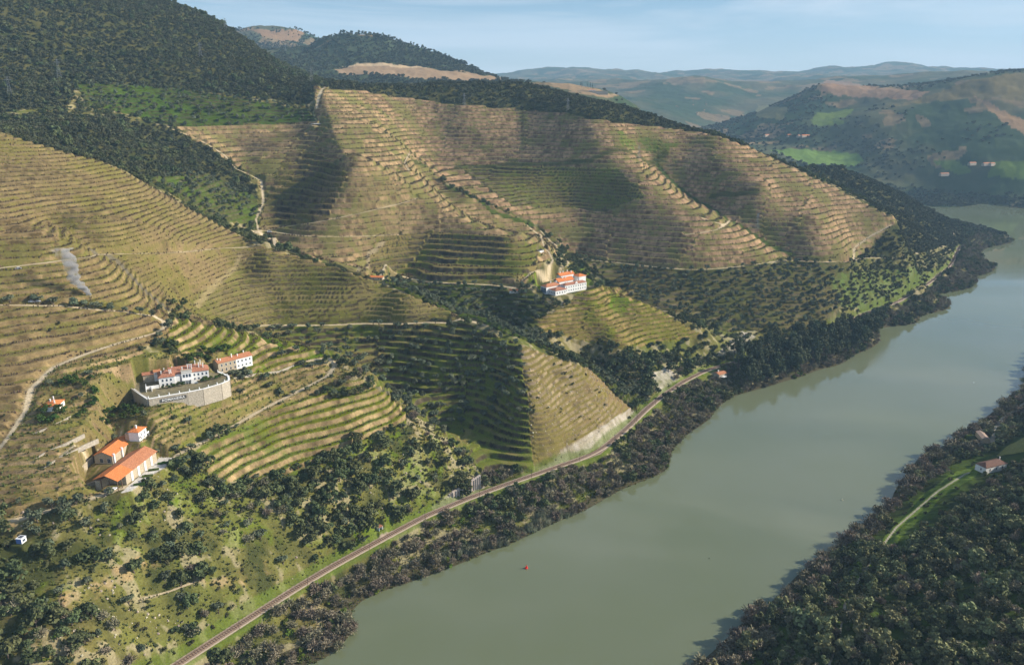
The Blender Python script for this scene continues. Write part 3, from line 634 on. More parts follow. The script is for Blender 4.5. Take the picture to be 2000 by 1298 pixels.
def crown(seed,r=1.0,h=.8,z0=.9,lobes=8,n=240,leaf=.14,flat_=1,drop=0,shape='round'):
    g=np.random.default_rng(seed);Cs=[];Ns=[]
    for i in range(lobes):
        th=g.uniform(0,2*np.pi);q=g.uniform(0,.8)**.8;zz=g.uniform(-.8,.9)
        w=1.0
        if shape=='cone': w=(1-(zz+.75)/1.7)*.9+.12
        c=np.array([q*math.cos(th)*r*w,q*math.sin(th)*r*w,z0+zz*h*.6]);lr=g.uniform(.24,.56)*r*(w if shape!='round' else 1)
        m=int(n/lobes*(.7+.6*g.random()));d=g.normal(0,1,(m,3));d/=np.linalg.norm(d,axis=1,keepdims=True)
        d[:,2]=np.where(d[:,2]<-.35,-d[:,2],d[:,2]);rr=lr*g.uniform(.72,1.05,(m,1))
        Cs.append(c+d*rr*np.array([1,1,h/r*.95]));Ns.append(d)
    C_=np.concatenate(Cs);N_=np.concatenate(Ns)
    return cards(C_,N_,leaf*r,g)
def trunk_mesh(name,h,r,lean=.15,fork=3,seed=0,spread=.5):
    g=random.Random(seed);m=MB();t=(g.uniform(-lean,lean),g.uniform(-lean,lean),h*.45);m.tube((0,0,-.5),t,r,r*.75,6)
    for i in range(fork):
        a=i*6.283/fork+g.random();m.tube(t,(t[0]+spread*math.cos(a),t[1]+spread*math.sin(a),h),r*.6,r*.25,5)
    me=bpy.data.meshes.new(name);me.from_pydata(m.v,[],m.f);me.update();return me
BARK=mat('bark',(.13,.10,.075),noise=.3,nscale=3)
def leafmat(name,c,rnd=.3): return mat(name,c,rough=.8,noise=.35,nscale=.9,rnd=rnd,spec=.12)
LM={'olive_tree':leafmat('olive leaves',(.115,.135,.08)),'oak_tree':leafmat('oak leaves',(.10,.12,.05)),'shrub':leafmat('shrub leaves',(.10,.105,.045),.4),
'bare_tree':leafmat('bare twigs',(.225,.195,.13),.3),'eucalyptus_tree':leafmat('eucalyptus leaves',(.07,.085,.042),.25),'reed_clump':leafmat('reed blades',(.24,.25,.16),.2),
'pine_tree':leafmat('pine needles',(.03,.045,.022),.3),'cypress_tree':leafmat('cypress leaves',(.02,.034,.016),.2),'orange_tree':leafmat('citrus leaves',(.05,.085,.018),.2),
'wood_tree':leafmat('wood leaves',(.19,.20,.09),.5),
'bush':leafmat('fresh bush leaves',(.12,.17,.025),.3),'maquis':leafmat('maquis leaves',(.072,.078,.04),.45)}
# unit prototypes: (crown mesh, trunk mesh); crowns are about one unit in radius, scaled per tree
PRO={}
def proto(kind,cnt,**k):
    hh=k.pop('th',1.0);tr=k.pop('tr',.09);PRO[kind]=[]
    for i in range(cnt):
        V,Fq=crown(100+i*7+len(PRO)*31,**k);cm=npmesh(kind+'_crown',V,Fq);cm.materials.append(LM[kind])
        tm=trunk_mesh(kind+'_trunk',hh,tr,seed=i,spread=.45);tm.materials.append(BARK)
        n0=len(V);TV=np.array([v.co[:] for v in tm.vertices]);whole=npmesh(kind,V,Fq)
        bm_v=[tuple(v) for v in V]+[tuple(v) for v in TV];bm_f=[tuple(int(q) for q in f) for f in Fq]+[tuple(n0+j for j in p.vertices) for p in tm.polygons]
        whole=bpy.data.meshes.new(kind);whole.from_pydata(bm_v,[],bm_f);whole.materials.append(LM[kind]);whole.materials.append(BARK)
        mi=np.zeros(len(bm_f),np.int32);mi[len(Fq):]=1;whole.polygons.foreach_set('material_index',mi);whole.update()
        PRO[kind].append((cm,tm,whole))
proto('olive_tree',4,r=1,h=.85,z0=1.05,lobes=8,n=330,leaf=.13,th=.9,tr=.12)
proto('oak_tree',4,r=1,h=.95,z0=.95,lobes=9,n=420,leaf=.13,th=.8)
proto('wood_tree',5,r=1,h=.95,z0=.95,lobes=9,n=420,leaf=.12,th=.8)
proto('shrub',4,r=1,h=.8,z0=.55,lobes=6,n=170,leaf=.18,th=.5,tr=.05)
proto('maquis',4,r=1,h=.85,z0=.55,lobes=6,n=170,leaf=.19,th=.5,tr=.05)
proto('bush',3,r=1,h=.6,z0=.45,lobes=6,n=170,leaf=.16,th=.4,tr=.05)
proto('eucalyptus_tree',4,r=1,h=2.1,z0=2.3,lobes=15,n=900,leaf=.10,th=2.6,tr=.07)
proto('pine_tree',3,r=1,h=1.1,z0=1.9,lobes=8,n=260,leaf=.14,th=1.9,tr=.07)
proto('orange_tree',2,r=1,h=.95,z0=.95,lobes=8,n=420,leaf=.11,th=.7)
proto('cypress_tree',2,r=.5,h=4.2,z0=2.4,lobes=16,n=500,leaf=.16,th=1,tr=.07,shape='cone')
# leafless trees: fans of thin twigs
def bare(seed):
    g=np.random.default_rng(seed);V=[];Fc=[]
    for i in range(190):
        th=g.uniform(0,6.283);el=g.uniform(.15,1.5);L=g.uniform(.35,.62);b=np.array([0,0,.45+.25*g.random()])
        d=np.array([math.cos(th)*math.cos(el),math.sin(th)*math.cos(el),math.sin(el)])
        st=b+d*g.uniform(.1,.55);en=st+(d+g.normal(0,.35,3))*L;w=np.cross(d,g.normal(0,1,3));w/=np.linalg.norm(w);w=w*.035
        n=len(V);V+=[st-w*.6,st+w*.6,en+w*1.3,en-w*1.3];Fc.append((n,n+1,n+2,n+3))
    return np.array(V),np.array(Fc)
PRO['bare_tree']=[]
for i in range(4):
    V,Fq=bare(50+i);V2,F2=crown(70+i,r=.92,h=.8,z0=.95,lobes=8,n=150,leaf=.10);Fq=np.concatenate([Fq,F2+len(V)]);V=np.concatenate([V,V2])
    cm=npmesh('bare_crown',V,Fq);cm.materials.append(LM['bare_tree']);tm=trunk_mesh('bare_trunk',1.1,.06,seed=i,spread=.5,fork=4);tm.materials.append(BARK)
    n0=len(V);wh=bpy.data.meshes.new('bare_tree');wh.from_pydata([tuple(v) for v in V]+[v.co[:] for v in tm.vertices],[],[tuple(int(q) for q in f) for f in Fq]+[tuple(n0+j for j in p.vertices) for p in tm.polygons]);wh.materials.append(LM['bare_tree']);wh.update();PRO['bare_tree'].append((cm,tm,wh))
PRO['reed_clump']=[]
for i in range(3):
    g=np.random.default_rng(90+i);V=[];Fc=[]
    for j in range(170):
        a=g.uniform(0,6.283);q=math.sqrt(g.random())*.8;p=np.array([q*math.cos(a),q*math.sin(a),0]);e=p+np.array([g.normal(0,.25),g.normal(0,.25),g.uniform(.8,1.7)]);w=g.normal(0,1,3);w[2]=0;w*=.05/np.linalg.norm(w)
        n=len(V);V+=[p-w,p+w,e+w*.7,e-w*.7];Fc.append((n,n+1,n+2,n+3))
    cm=npmesh('reeds',np.array(V),np.array(Fc));cm.materials.append(LM['reed_clump']);PRO['reed_clump'].append((cm,None,cm))
# ---------- one object of countless plants
def gn_group(meshes,name):
    ng=bpy.data.node_groups.new(name,'GeometryNodeTree');ng.interface.new_socket('Geometry',in_out='INPUT',socket_type='NodeSocketGeometry');ng.interface.new_socket('Geometry',in_out='OUTPUT',socket_type='NodeSocketGeometry')
    N=ng.nodes.new;l=ng.links.new;gi=N('NodeGroupInput');go=N('NodeGroupOutput');ip=N('GeometryNodeInstanceOnPoints');j=N('GeometryNodeGeometryToInstance')
    for me in meshes:
        o=bpy.data.objects.new('source_'+me.name,me);oi=N('GeometryNodeObjectInfo');oi.inputs['Object'].default_value=o;l(oi.outputs['Geometry'],j.inputs[0])
    def at(nm,ty):
        a=N('GeometryNodeInputNamedAttribute');a.data_type=ty;a.inputs['Name'].default_value=nm;return a.outputs[0]
    l(gi.outputs[0],ip.inputs['Points']);l(j.outputs[0],ip.inputs['Instance']);ip.inputs['Pick Instance'].default_value=True
    l(at('idx','INT'),ip.inputs['Instance Index']);l(at('scl','FLOAT_VECTOR'),ip.inputs['Scale']);l(at('rot','FLOAT_VECTOR'),ip.inputs['Rotation']);l(ip.outputs[0],go.inputs[0]);return ng
def stuff(name,kind,P,S,label,rz=None):
    n=len(P)
    if n==0: return
    me=bpy.data.meshes.new(name);me.vertices.add(n);me.vertices.foreach_set('co',np.asarray(P,np.float32).ravel())
    S=np.asarray(S,np.float32);S3=np.stack([S*RNG.uniform(.8,1.25,n),S*RNG.uniform(.8,1.25,n),S*RNG.uniform(.75,1.3,n)],1).astype(np.float32) if S.ndim==1 else S
    a=me.attributes.new('scl','FLOAT_VECTOR','POINT');a.data.foreach_set('vector',S3.ravel())
    R=RNG.uniform(-.15,.15,(n,3)).astype(np.float32);R[:,2]=RNG.uniform(0,6.283,n) if rz is None else rz;a=me.attributes.new('rot','FLOAT_VECTOR','POINT');a.data.foreach_set('vector',R.ravel())
    a=me.attributes.new('idx','INT','POINT');a.data.foreach_set('value',RNG.integers(0,len(PRO[kind]),n).astype(np.int32))
    me.update();o=link(name,me);md=o.modifiers.new('plants','NODES');md.node_group=gn_group([p[2] for p in PRO[kind]],name)
    tag(o,label,name.replace('_',' '),kind='stuff');return o
# ---------- each countable tree as a thing of its own
def thing_tree(kind,p,s,label,group,parts,i,cat=None):
    pr=PRO[kind][i%len(PRO[kind])];rz=RNG.uniform(0,6.283);sz=s*RNG.uniform(.85,1.15)
    if parts and pr[1]:
        e=empty(kind if kind!='maquis' else 'shrub',tuple(p),rz);e.scale=(s*RNG.uniform(.85,1.2),s*RNG.uniform(.85,1.2),sz);e.rotation_euler=(RNG.uniform(-.12,.12),RNG.uniform(-.12,.12),rz)
        link('crown',pr[0],e);link('trunk',pr[1],e)
    else:
        e=link(kind if kind!='maquis' else 'shrub',pr[2]);e.location=tuple(p);e.rotation_euler=(RNG.uniform(-.12,.12),RNG.uniform(-.12,.12),rz);e.scale=(s*RNG.uniform(.85,1.2),s*RNG.uniform(.85,1.2),sz)
    return tag(e,label,cat or kind.replace('_',' ').replace('maquis','shrub'),group)
def area_of(u,v):
    x,y=u,v
    if v<262 and u<640: return ''
    if u>1340 and v>730: return 'on the near right bank'
    return None
BIG={'oak_tree':1.4,'wood_tree':1.15,'olive_tree':1.3,'shrub':1.3,'bush':1.3,'bare_tree':1.25,'maquis':1.15}
BOOK={}   # kind -> list of (size in px, pos, scale, area)
def grow(kind,k,smin,smax,area,dmin=0,pw=1.0,edge=False):
    q=k[0].size;kk=RNG.random(q)<1/BIG.get(kind,1)**1.7;k=(k[0][kk],k[1][kk]);smin*=BIG.get(kind,1);smax*=BIG.get(kind,1);dmin*=BIG.get(kind,1)*.9
    P=np.stack([X[k],Y[k],zf[k]],1);V=VIS[k]&INF[k];D=DEP[k];o=RNG.permutation(len(P));P=P[o];V=V[o];D=D[o]
    if dmin: q=thin(P[:,:2],dmin);P=P[q];V=V[q];D=D[q]
    print('GROW',kind,area,len(P))
    S=smin+(smax-smin)*RNG.random(len(P))**pw;sz=np.where(V,S*2*F*.512/D,-1)
    BOOK.setdefault(kind,[]).append((sz,P,S,area))
SEEN={}
def short(l):
    w=l.split()
    if len(w)>16: w=[q for q in w if q not in('low','down','high','up')]
    return ' '.join(w[:16])
def place(u,v):
    h=['at the far left','left of centre','near the middle','right of centre','at the far right'][int(min(4,max(0,u//400)))]
    w=['high up','','low down'][int(min(2,max(0,v//433)))]
    return (w+' '+h).strip()
def clump(L,seed,lo=-.1,g=3): return np.clip((fbm(X,Y,L,3,seed)-lo)*g,0,2.2)
near=RF<2000
tread=(f>rs)
# olive groves on their terraces
for z_,per,dm,ar in [('s2o',62,5.0,'on the shadowed middle terraces'),('gul',36,4.3,'in the gully beside the mansion'),('bowlo',40,4.8,'on the olive slope above the river bend'),('smallo',60,5.5,'between the upper vineyards'),('topg',75,5,'on the green terraces under the mountain')]:
    grow('olive_tree',scatter(ZM[z_]&tread&~((z_=='s2o')&(PV0>835)&(PU0>880)),per*.5),2.0,3.1,ar,dm)
grow('olive_tree',scatter(ZM['garden']&tread,300),1.5,2.4,'on terraces around the manor',6)
# wild slope on the near left bank
wild=(TW==0)&onleft&(zf>14)&near&~ZM['mount']&~ZM['band']&~ZM['sky']&~ZM['s6']
nearslope=wild&(PV0>700)
grow('oak_tree',scatter(nearslope,19,clump(38,301,-.35,2.6)),1.8,4.4,'on the grassy slope over the railway',3.8,1.6)
grow('olive_tree',scatter(nearslope,95),1.7,2.6,'on the grassy slope over the railway',6)
grow('shrub',scatter(nearslope,14,clump(30,305,-.3,2)),.6,1.5,'on the grassy slope over the railway',1.5)
grow('bush',scatter(nearslope,60,clump(28,307,.1,4)),.6,1.5,'on the bright green patches over the railway',1.5)
grow('bare_tree',scatter(nearslope,90,clump(40,309,0,3)),1.8,3.2,'on the grassy slope over the railway',4)
grow('oak_tree',scatter(wild&(PV0<=700),40),1.6,3.0,'on the rough far slopes',3.5)
grow('shrub',scatter(ZM['tip'],16),1.2,2.6,'on the slope above the river bend',1.6)
grow('shrub',scatter(ZM['garden']|ZM['s2r'],70,clump(25,311,0,3)),.5,1.3,'on the rough terraces',1.2)
grow('shrub',scatter((ZM['s1']|ZM['s2']|ZM['s3'])&~tread,420,clump(60,313,0,3)),.5,1.1,'on the walls of the vineyard terraces',2)
# strip between the railway and the water
strip=onleft&(zf>-.2)&(zf<14.5)&(RF<2000)&(TW==0)&(RAILD>7)
grow('bare_tree',scatter(strip,24),1.8,3.8,'between railway and water',2.6)
grow('oak_tree',scatter(strip,34,clump(60,315,-.1,3)),1.8,3.6,'between railway and water',3)
grow('bush',scatter(strip,60,clump(30,317,0,3)),1,2,'between railway and water',2)
eu=reg([(1430,700),(1500,660),(1640,640),(1720,640),(1690,680),(1600,720),(1450,765)])&onleft&(zf>.6)&(zf<16)
grow('eucalyptus_tree',scatter(eu,46),4.2,6.6,'in the tall waterside row',6.5)
rd=reg([(990,1060),(1060,1000),(1110,1000),(1140,1000),(1060,1040)],[(860,1100),(900,1060),(1060,1040),(1000,1065)])&onleft&(zf>.1)&(zf<10)
grow('reed_clump',scatter(rd,9),1.6,3.2,'at the water edge',1.6)
# mountain, wooded ridges
ZM['sky']&=~FIELD
for z_,per,ar in [('mount',11,'on the dark mountain'),('band',13,'on the wooded slope under the mountain'),('s6',15,'on the wooded nose at the river bend')]:
    grow('maquis',scatter(ZM[z_],per,cap=34000),1.2,2.9,ar,0,1.4)
grow('oak_tree',scatter(ZM['mount']|ZM['band'],260),2.2,3.6,'on the dark mountain',5)
grow('maquis',scatter((ZM['sky']|(wild&(RF>1380)))&~FIELD,17,cap=14000),1.4,3.0,'on the wooded crest',2.2)
h2=reg([(590,98),(630,70),(760,70),(930,130),(995,154),(960,164),(620,166),(440,110),(450,60),(600,60)])&(RF>1950)&(RF<4600)&~FIELD
grow('maquis',scatter(h2,95,clump(200,331,-.5,2),cap=9000),2.4,4.6,'on the far wooded hill',0)
line_=reg([(660,60),(760,74),(935,132),(930,138),(750,82),(660,72)],[(450,58),(600,60),(640,92),(600,80),(500,62),(450,70)])
grow('pine_tree',scatter(line_&(RF>1900),700,cap=400),3.5,6,'along the crest of the far hill',0)
# the near right bank
rb=ZM['right']
rb=rb&~RPM
grow('wood_tree',scatter(rb&(zf>4),17,np.clip(1.0+1.8*nL,.15,2)),1.1,5.0,'in the near right wood',2.3,2.4)
grow('shrub',scatter(RPM,120),.8,1.8,'beside the right bank path',3)
grow('shrub',scatter(rb&(zf>4),20),.9,2.2,'in the near right wood',1.8)
grow('eucalyptus_tree',scatter(rb&(zf>5),1500),2.2,3.4,'in the near right wood',8)
grow('bare_tree',scatter(rb&(zf>6),120),2,3.4,'in the near right wood',4)
grow('bare_tree',scatter(rb&(zf<=9)&(zf>.5),30),2.2,4.6,'over the right water edge',3.4)
grow('bush',scatter(rb&(zf<14)&(zf>.7),50,clump(30,319,.05,4)),1,2.2,'on the near right bank',2)
# far country
fm=(RF>1950)&(zf>2)&~FIELD
grow('maquis',scatter(fm&(RF<4200),330,clump(300,321,-.25,2),cap=22000),3,6,'far',0)
grow('maquis',scatter(fm&(RF<2300)&~line_,90,clump(120,323,-.2,2),cap=9000),2.5,5,'far',0)
def SZW(s,lh): q=(s-lh[0])/(lh[1]-lh[0]+1e-6);return 'small' if q<.33 else 'middling' if q<.66 else 'large'
LOHI={k:(min([1]+[a[2].min() for a in L_ if len(a[2])]),max([1.1]+[a[2].max() for a in L_ if len(a[2])])) for k,L_ in BOOK.items()}
grow('maquis',scatter((RF>2050)&(RF<3300)&(zf>.3)&(zf<22),60,cap=9000),2.2,4.2,'far',0)
INFO={'olive_tree':('grey-green olive tree','olive tree','olive trees'),'oak_tree':('dark evergreen oak','oak tree','evergreen oaks'),'wood_tree':('olive green broad crowned tree','tree','broad crowned trees'),
'shrub':('low dull green shrub','shrub','low shrubs'),'bush':('low fresh green bush','bush','fresh green bushes'),'bare_tree':('leafless brown tree','bare tree','leafless trees'),
'eucalyptus_tree':('dark eucalyptus','eucalyptus tree','eucalyptus trees'),'reed_clump':('pale reed clump','reeds','reed clumps'),
'pine_tree':('small dark pine tree','pine tree','pine trees'),'maquis':('dark maquis shrub','shrub','maquis shrubs')}
STUFFN={'olive_tree':'olive_grove','oak_tree':'oak_wood','wood_tree':'mixed_wood','shrub':'scrub','bush':'bushes','bare_tree':'bare_thicket','eucalyptus_tree':'eucalyptus_wood','reed_clump':'reeds','pine_tree':'pine_wood','maquis':'maquis'}
LIM={'shrub':150,'maquis':120,'pine_tree':60}
for kind,Ls in BOOK.items():
    sz=np.concatenate([a[0] for a in Ls]);P=np.concatenate([a[1] for a in Ls]);S=np.concatenate([a[2] for a in Ls]);ar=np.concatenate([[i]*len(a[0]) for i,a in enumerate(Ls)]) if Ls else []
    o=np.argsort(-sz);lim=LIM.get(kind,300);sel=o[:lim];sel=sel[sz[sel]>0];rest=np.setdiff1d(np.arange(len(sz)),sel)
    lab,cat,grp=INFO[kind]
    for n_,i in enumerate(sel):
        area=Ls[int(ar[i])][3];thing_tree(kind,P[i],float(S[i]),short(' '.join((SZW(float(S[i]),LOHI[kind])+' '+lab+' '+area+', '+place(*proj(*[np.float64(q) for q in P[i]])[:2])).split())),grp+' '+area,sz[i]>9,n_,cat)
    stuff(STUFFN[kind],kind,P[rest],S[rest],{'olive_tree':'grey-green olive trees dotted over the farther terraces','oak_tree':'dark evergreen wood covering banks and crests','wood_tree':'dense olive green wood on the near right bank','shrub':'low dull scrub between the larger trees','bush':'small fresh green bushes among the grass','bare_tree':'leafless brown thicket along the water','eucalyptus_tree':'tall dark eucalyptus wood at the water','reed_clump':'pale reeds at the water edge','pine_tree':'small pines on the far crest','maquis':'dark maquis covering the mountain and far hills'}[kind])
    print('VEG',kind,len(sel),len(rest),flush=True)
# ---------- buildings
WHITE=mat('limewash',(.80,.79,.76),noise=.07,nscale=.6,rough=.9);TILE=mat('old roof tiles',(.27,.11,.065),col2=(.44,.20,.12),noise=.35,nscale=1.6,bump=.6)
TILEB=mat('bright roof tiles',(.50,.15,.05),col2=(.66,.23,.07),noise=.2,nscale=1.3,bump=.6);TILEO=mat('faded roof tiles',(.36,.14,.07),col2=(.50,.22,.11),noise=.22,nscale=1.2,bump=.6)
STN=mat('rubble stone',(.36,.29,.20),col2=(.52,.44,.32),noise=.35,nscale=1.8,bump=.8);STNP=mat('pale stone',(.36,.31,.24),col2=(.50,.44,.35),noise=.28,nscale=1.2,bump=.6)
GLASS=mat('window glass',(.05,.07,.10),rough=.15,spec=.6);FRAMEM=mat('window frame',(.55,.58,.60));DARK=mat('dark opening',(.03,.028,.025));WOOD=mat('weathered wood',(.16,.10,.06),noise=.3,nscale=3)
PAVE=mat('paving slabs',(.62,.59,.54),noise=.12,nscale=.5);CONC=mat('concrete',(.45,.44,.42),noise=.12,nscale=.8);GREYM=mat('pale metal',(.6,.62,.64),rough=.4,spec=.5)
def root(fr,name,label,cat,group=None):
    ox,oy,oz,an,l=FR[fr];e=empty(name,(ox,oy,oz),an);tag(e,label,cat,group);return e,l
def wallbox(e,x0,x1,y0,y1,h,m=WHITE,name='wall',lab=None,base=-5,z0=0):
    o=MB().box(x0,x1,y0,y1,z0+(base if z0==0 else 0),z0+h).build(name,m,e)
    if lab:o['label']=lab
    return o
def chim(e,pts,m=WHITE,w=.55,roof=None):
    for x,y,z,h in pts:
        MB().box(x-w/2,x+w/2,y-w/2,y+w/2,z-1.2,z+h).box(x-w/2-.1,x+w/2+.1,y-w/2-.1,y+w/2+.1,z+h,z+h+.15).build('chimney',m,roof or e)
def win(e,x,z,side,y,w=.95,h=1.5,m=GLASS,fm=FRAMEM,name='window'):
    """side 'f': on a wall facing -y at y; 'l': facing -x at x=y; 'r': facing +x"""
    if side=='f':
        f=MB().box(x-w/2-.12,x+w/2+.12,y-.07,y+.05,z-.12,z+h+.12).build(name,fm,e);p=MB().box(x-w/2,x+w/2,y-.11,y-.072,z,z+h)
    else:
        s_=-1 if side=='l' else 1
        f=MB().box(min(y,y+s_*.07),max(y,y+s_*.07),x-w/2-.12,x+w/2+.12,z-.12,z+h+.12).build(name,fm,e);p=MB().box(min(y+s_*.072,y+s_*.11),max(y+s_*.072,y+s_*.11),x-w/2,x+w/2,z,z+h)
    p.build('pane',m,f)
def roofobj(e,mb,m,name='roof'): return mb.build(name,m,e)
# white manor on its terrace
e,L_=root('manor','manor_house','long white manor with brown tiled roofs and many chimneys on the walled terrace','manor');s=L_
a=s*.31;b=s*.45;c=s*.66
wallbox(e,0,a,0,13,6.6);wallbox(e,a,s,3.2,13.4,6.6,lab='long white rear wall of the manor');wallbox(e,b,c,.8,3.2,8.6,lab='taller white central bay with parapet')
MB().box(b-.25,c+.25,.55,3.4,7.4,7.7).box(b-.2,c+.2,.6,3.3,8.6,8.9).build('cornice',STNP,e)
r1=MB().hip(-.5,a+.5,-.5,13.5,6.6,3.0).build('roof',TILE,e);r2=MB().hip(a-3,s+.5,2.7,13.9,6.6,3.3,hl=False).build('roof',TILE,e)
MB().gable(s*.2,s*.8,11,17,6.3,2.2).build('roof',TILE,e);wallbox(e,s*.22,s*.78,13.42,16.5,6.2)
chim(e,[(2,4,7.6,2.2),(7,2.5,8,2.4),(8,3.2,8,2.2),(9,9,8.4,1.8),(4,10,8.0,1.5)],roof=r1)
chim(e,[(b+1,5,8.4,2),(b+4.5,6,8.8,2.6),(b+5.7,6,8.8,2.6),(b+6.9,5.5,8.6,2.8),(b+9.5,8.4,9.6,3),(c+5,6,8.8,3.0),(c+6.3,8,9.6,3.2),(c+7.6,5.5,8.4,2.8)],roof=r2)
for k in range(3): win(e,a*(.24+.26*k),3.6,'f',0);win(e,a*(.24+.26*k),.7,'f',0,h=1.4)
for k in range(2): win(e,3.5+5*k,3.6,'l',0)
for k in range(3): win(e,b+(c-b)*(.22+.28*k),4.2,'f',.8,w=1.15,h=2.1,m=GLASS)
for k in range(4): win(e,c+(s-c)*(.14+.24*k),3.6,'f',3.2);win(e,c+(s-c)*(.14+.24*k),.8,'f',3.2,h=1.3)
wallbox(e,a+.02,a+3.2,.9,3.2,5.4,lab='low link wall beside the bay')
MB().poly([]) if False else None
p=MB();p.box(b,b+5.4,-1.7,.8,2.6,2.9)
for k in range(4): p.box(b+.2+k*1.65,b+.4+k*1.65,-1.6,-1.4,0,2.6)
for k in range(6): p.box(b+.1+k*.9,b+.25+k*.9,-1.7,-1.6,2.9,3.7)
p.box(b,b+5.4,-1.72,-1.58,3.7,3.8);p.build('porch',WHITE,e)
p=MB()
for k in range(9): p.box(b+5.4+k*.42,b+5.82+k*.42,-1.7,.78,-.5,2.7-k*.3)
p.build('stair',WHITE,e)
p=MB();p.v=[(b+5.4,-1.95,0),(b+9.4,-1.95,0),(b+9.4,-1.95,.9),(b+5.4,-1.95,3.7),(b+5.4,-1.72,0),(b+9.4,-1.72,0),(b+9.4,-1.72,.9),(b+5.4,-1.72,3.7)];p.f=[(0,1,2,3),(7,6,5,4),(3,2,6,7),(1,5,6,2),(0,3,7,4)];p.build('stair_wall',WHITE,e)
# lower rear wing and courtyard walls
e2=empty('farm_wing',FR['manor'][:3],FR['manor'][3]);tag(e2,'low stone farm wing with brown roof behind the left end of the manor','farm building')
wallbox(e2,-9.5,-.1,14,24,5.4,STN);MB().gable(-10,.3,13.4,24.6,5.4,2.4).build('roof',TILE,e2);wallbox(e2,-2.6,1.6,13.6,18,6.6,WHITE,name='dormer');MB().gable(-2.9,1.9,13.3,18.3,6.6,1.1).build('roof',TILEO,e2)
for k in range(3): win(e2,15.8+3*k,2.4,'l',-9.5,m=DARK)
e3=empty('courtyard_wall',FR['manor'][:3],FR['manor'][3]);tag(e3,'white garden walls and small gate in the shade left of the manor','wall')
MB().box(-8,-.3,-1.2,-.8,-.5,2.2).build('wall',WHITE,e3);MB().box(-8.4,-8,-6,5,-.5,2.2).build('wall',WHITE,e3);MB().box(-5,-4.6,-6.5,-1.2,-.5,1.8).build('wall',WHITE,e3)
# terrace wall with the name of the estate
tw=empty('terrace_wall',(MANP[0][0],MANP[0][1],ZM_P),0);tag(tw,'high pale stone retaining wall with white posts and lettering below the manor','wall')
ax,ay=MANP[0];rel=[(x-ax,y-ay) for x,y in MANPOLY]
m=MB();cp=MB();nn=len(MANP)
idx=[len(rel)-1]+list(range(nn))
for i,j in zip(idx[:-1],idx[1:]):
    (x0,y0),(x1,y1)=rel[i],rel[j];dx,dy=x1-x0,y1-y0;l=math.hypot(dx,dy);nx,ny=dy/l,-dx/l
    m.prism([(x0-nx*.1,y0-ny*.1),(x0+nx*1.2,y0+ny*1.2),(x1+nx*1.2,y1+ny*1.2),(x1-nx*.1,y1-ny*.1)],-11,.35)
    cp.prism([(x0-nx*.2,y0-ny*.2),(x0+nx*1.3,y0+ny*1.3),(x1+nx*1.3,y1+ny*1.3),(x1-nx*.2,y1-ny*.2)],.352,.5)
m.build('wall_face',STNP,tw);cp.build('coping',WHITE,tw)
k=0;acc=0;posts=[]
for i,j in zip(range(nn-1),range(1,nn)):
    (x0,y0),(x1,y1)=rel[i],rel[j];l=math.hypot(x1-x0,y1-y0)
    while acc<l: t=acc/l;posts.append((x0+(x1-x0)*t,y0+(y1-y0)*t));acc+=6.2
    acc-=l
for x,y in posts: MB().box(x-.25,x+.25,y-.25+.1,y+.35,.5,1.9).build('post',WHITE,tw)
rr=MB()
for (x0,y0),(x1,y1) in zip(posts[:-1],posts[1:]): rr.tube((x0,y0+.1,1.5),(x1,y1+.1,1.5),.04,k=4);rr.tube((x0,y0+.1,1.0),(x1,y1+.1,1.0),.03,k=4)
rr.build('railing',mat('green railing',(.05,.12,.07)),tw)
(x0,y0),(x1,y1)=rel[0],rel[2];dx,dy=x1-x0,y1-y0;l=math.hypot(dx,dy);an=math.atan2(dy,dx);nx,ny=dy/l,-dx/l
SG=l*.30
sgn=MB().box(0,15.5,-.1,0,-3.1,-.9).build('letter_shadow_board',mat('letter shadow paint',(.09,.085,.08)),tw);sgn.location=(x0+dx/l*SG+nx*1.5,y0+dy/l*SG+ny*1.5,0);sgn.rotation_euler=(0,0,an)  # dark board stands in for the shadows behind the light letters
cu=bpy.data.curves.new('lettering','FONT');cu.body='ROMANEIRA';cu.size=2.35;cu.extrude=.03;cu.space_character=1.06;cu.offset=.03;cu.materials.append(WHITE)
to=bpy.data.objects.new('lettering',cu);COLN.objects.link(to);to.parent=sgn;to.location=(.55,-.14,-2.85);to.rotation_euler=(math.pi/2,0,0)
# stone and white house
e,s=root('stone_house','farm_house','two storey house half bare stone and half limewashed white beside the manor','house')
wallbox(e,0,s*.52,0,8.5,8,STN,lab='bare stone wall half');wallbox(e,s*.52+.01,s,0.01,8.49,8,lab='limewashed half');r=MB().gable(-.4,s+.4,-.5,9,8,1.9).build('roof',TILEO,e)
gw=MB();gw.v=[(0,0,8),(0,8.5,8),(0,4.25,9.6),(.3,0,8),(.3,8.5,8),(.3,4.25,9.6)];gw.f=[(0,2,1),(3,4,5),(0,3,5,2),(1,2,5,4)];gw.build('gable_wall',STN,e)
chim(e,[(1.2,3,9,1.5),(2.8,2,8.9,1.3),(s*.45,2.6,9.1,1.9),(s*.48,4.4,9.8,1.3),(s*.62,2.5,9,1.6),(s*.85,5,9.6,1.6)],roof=r)
for k in range(4): win(e,s*(.1+.125*k),5,'f',0,h=1.6);win(e,s*(.1+.125*k),1.4,'f',0,m=DARK,h=1.7)
for k in range(4): win(e,s*(.58+.115*k),5,'f',0,h=1.4);win(e,s*(.58+.115*k),1.8,'f',0,h=1.1)
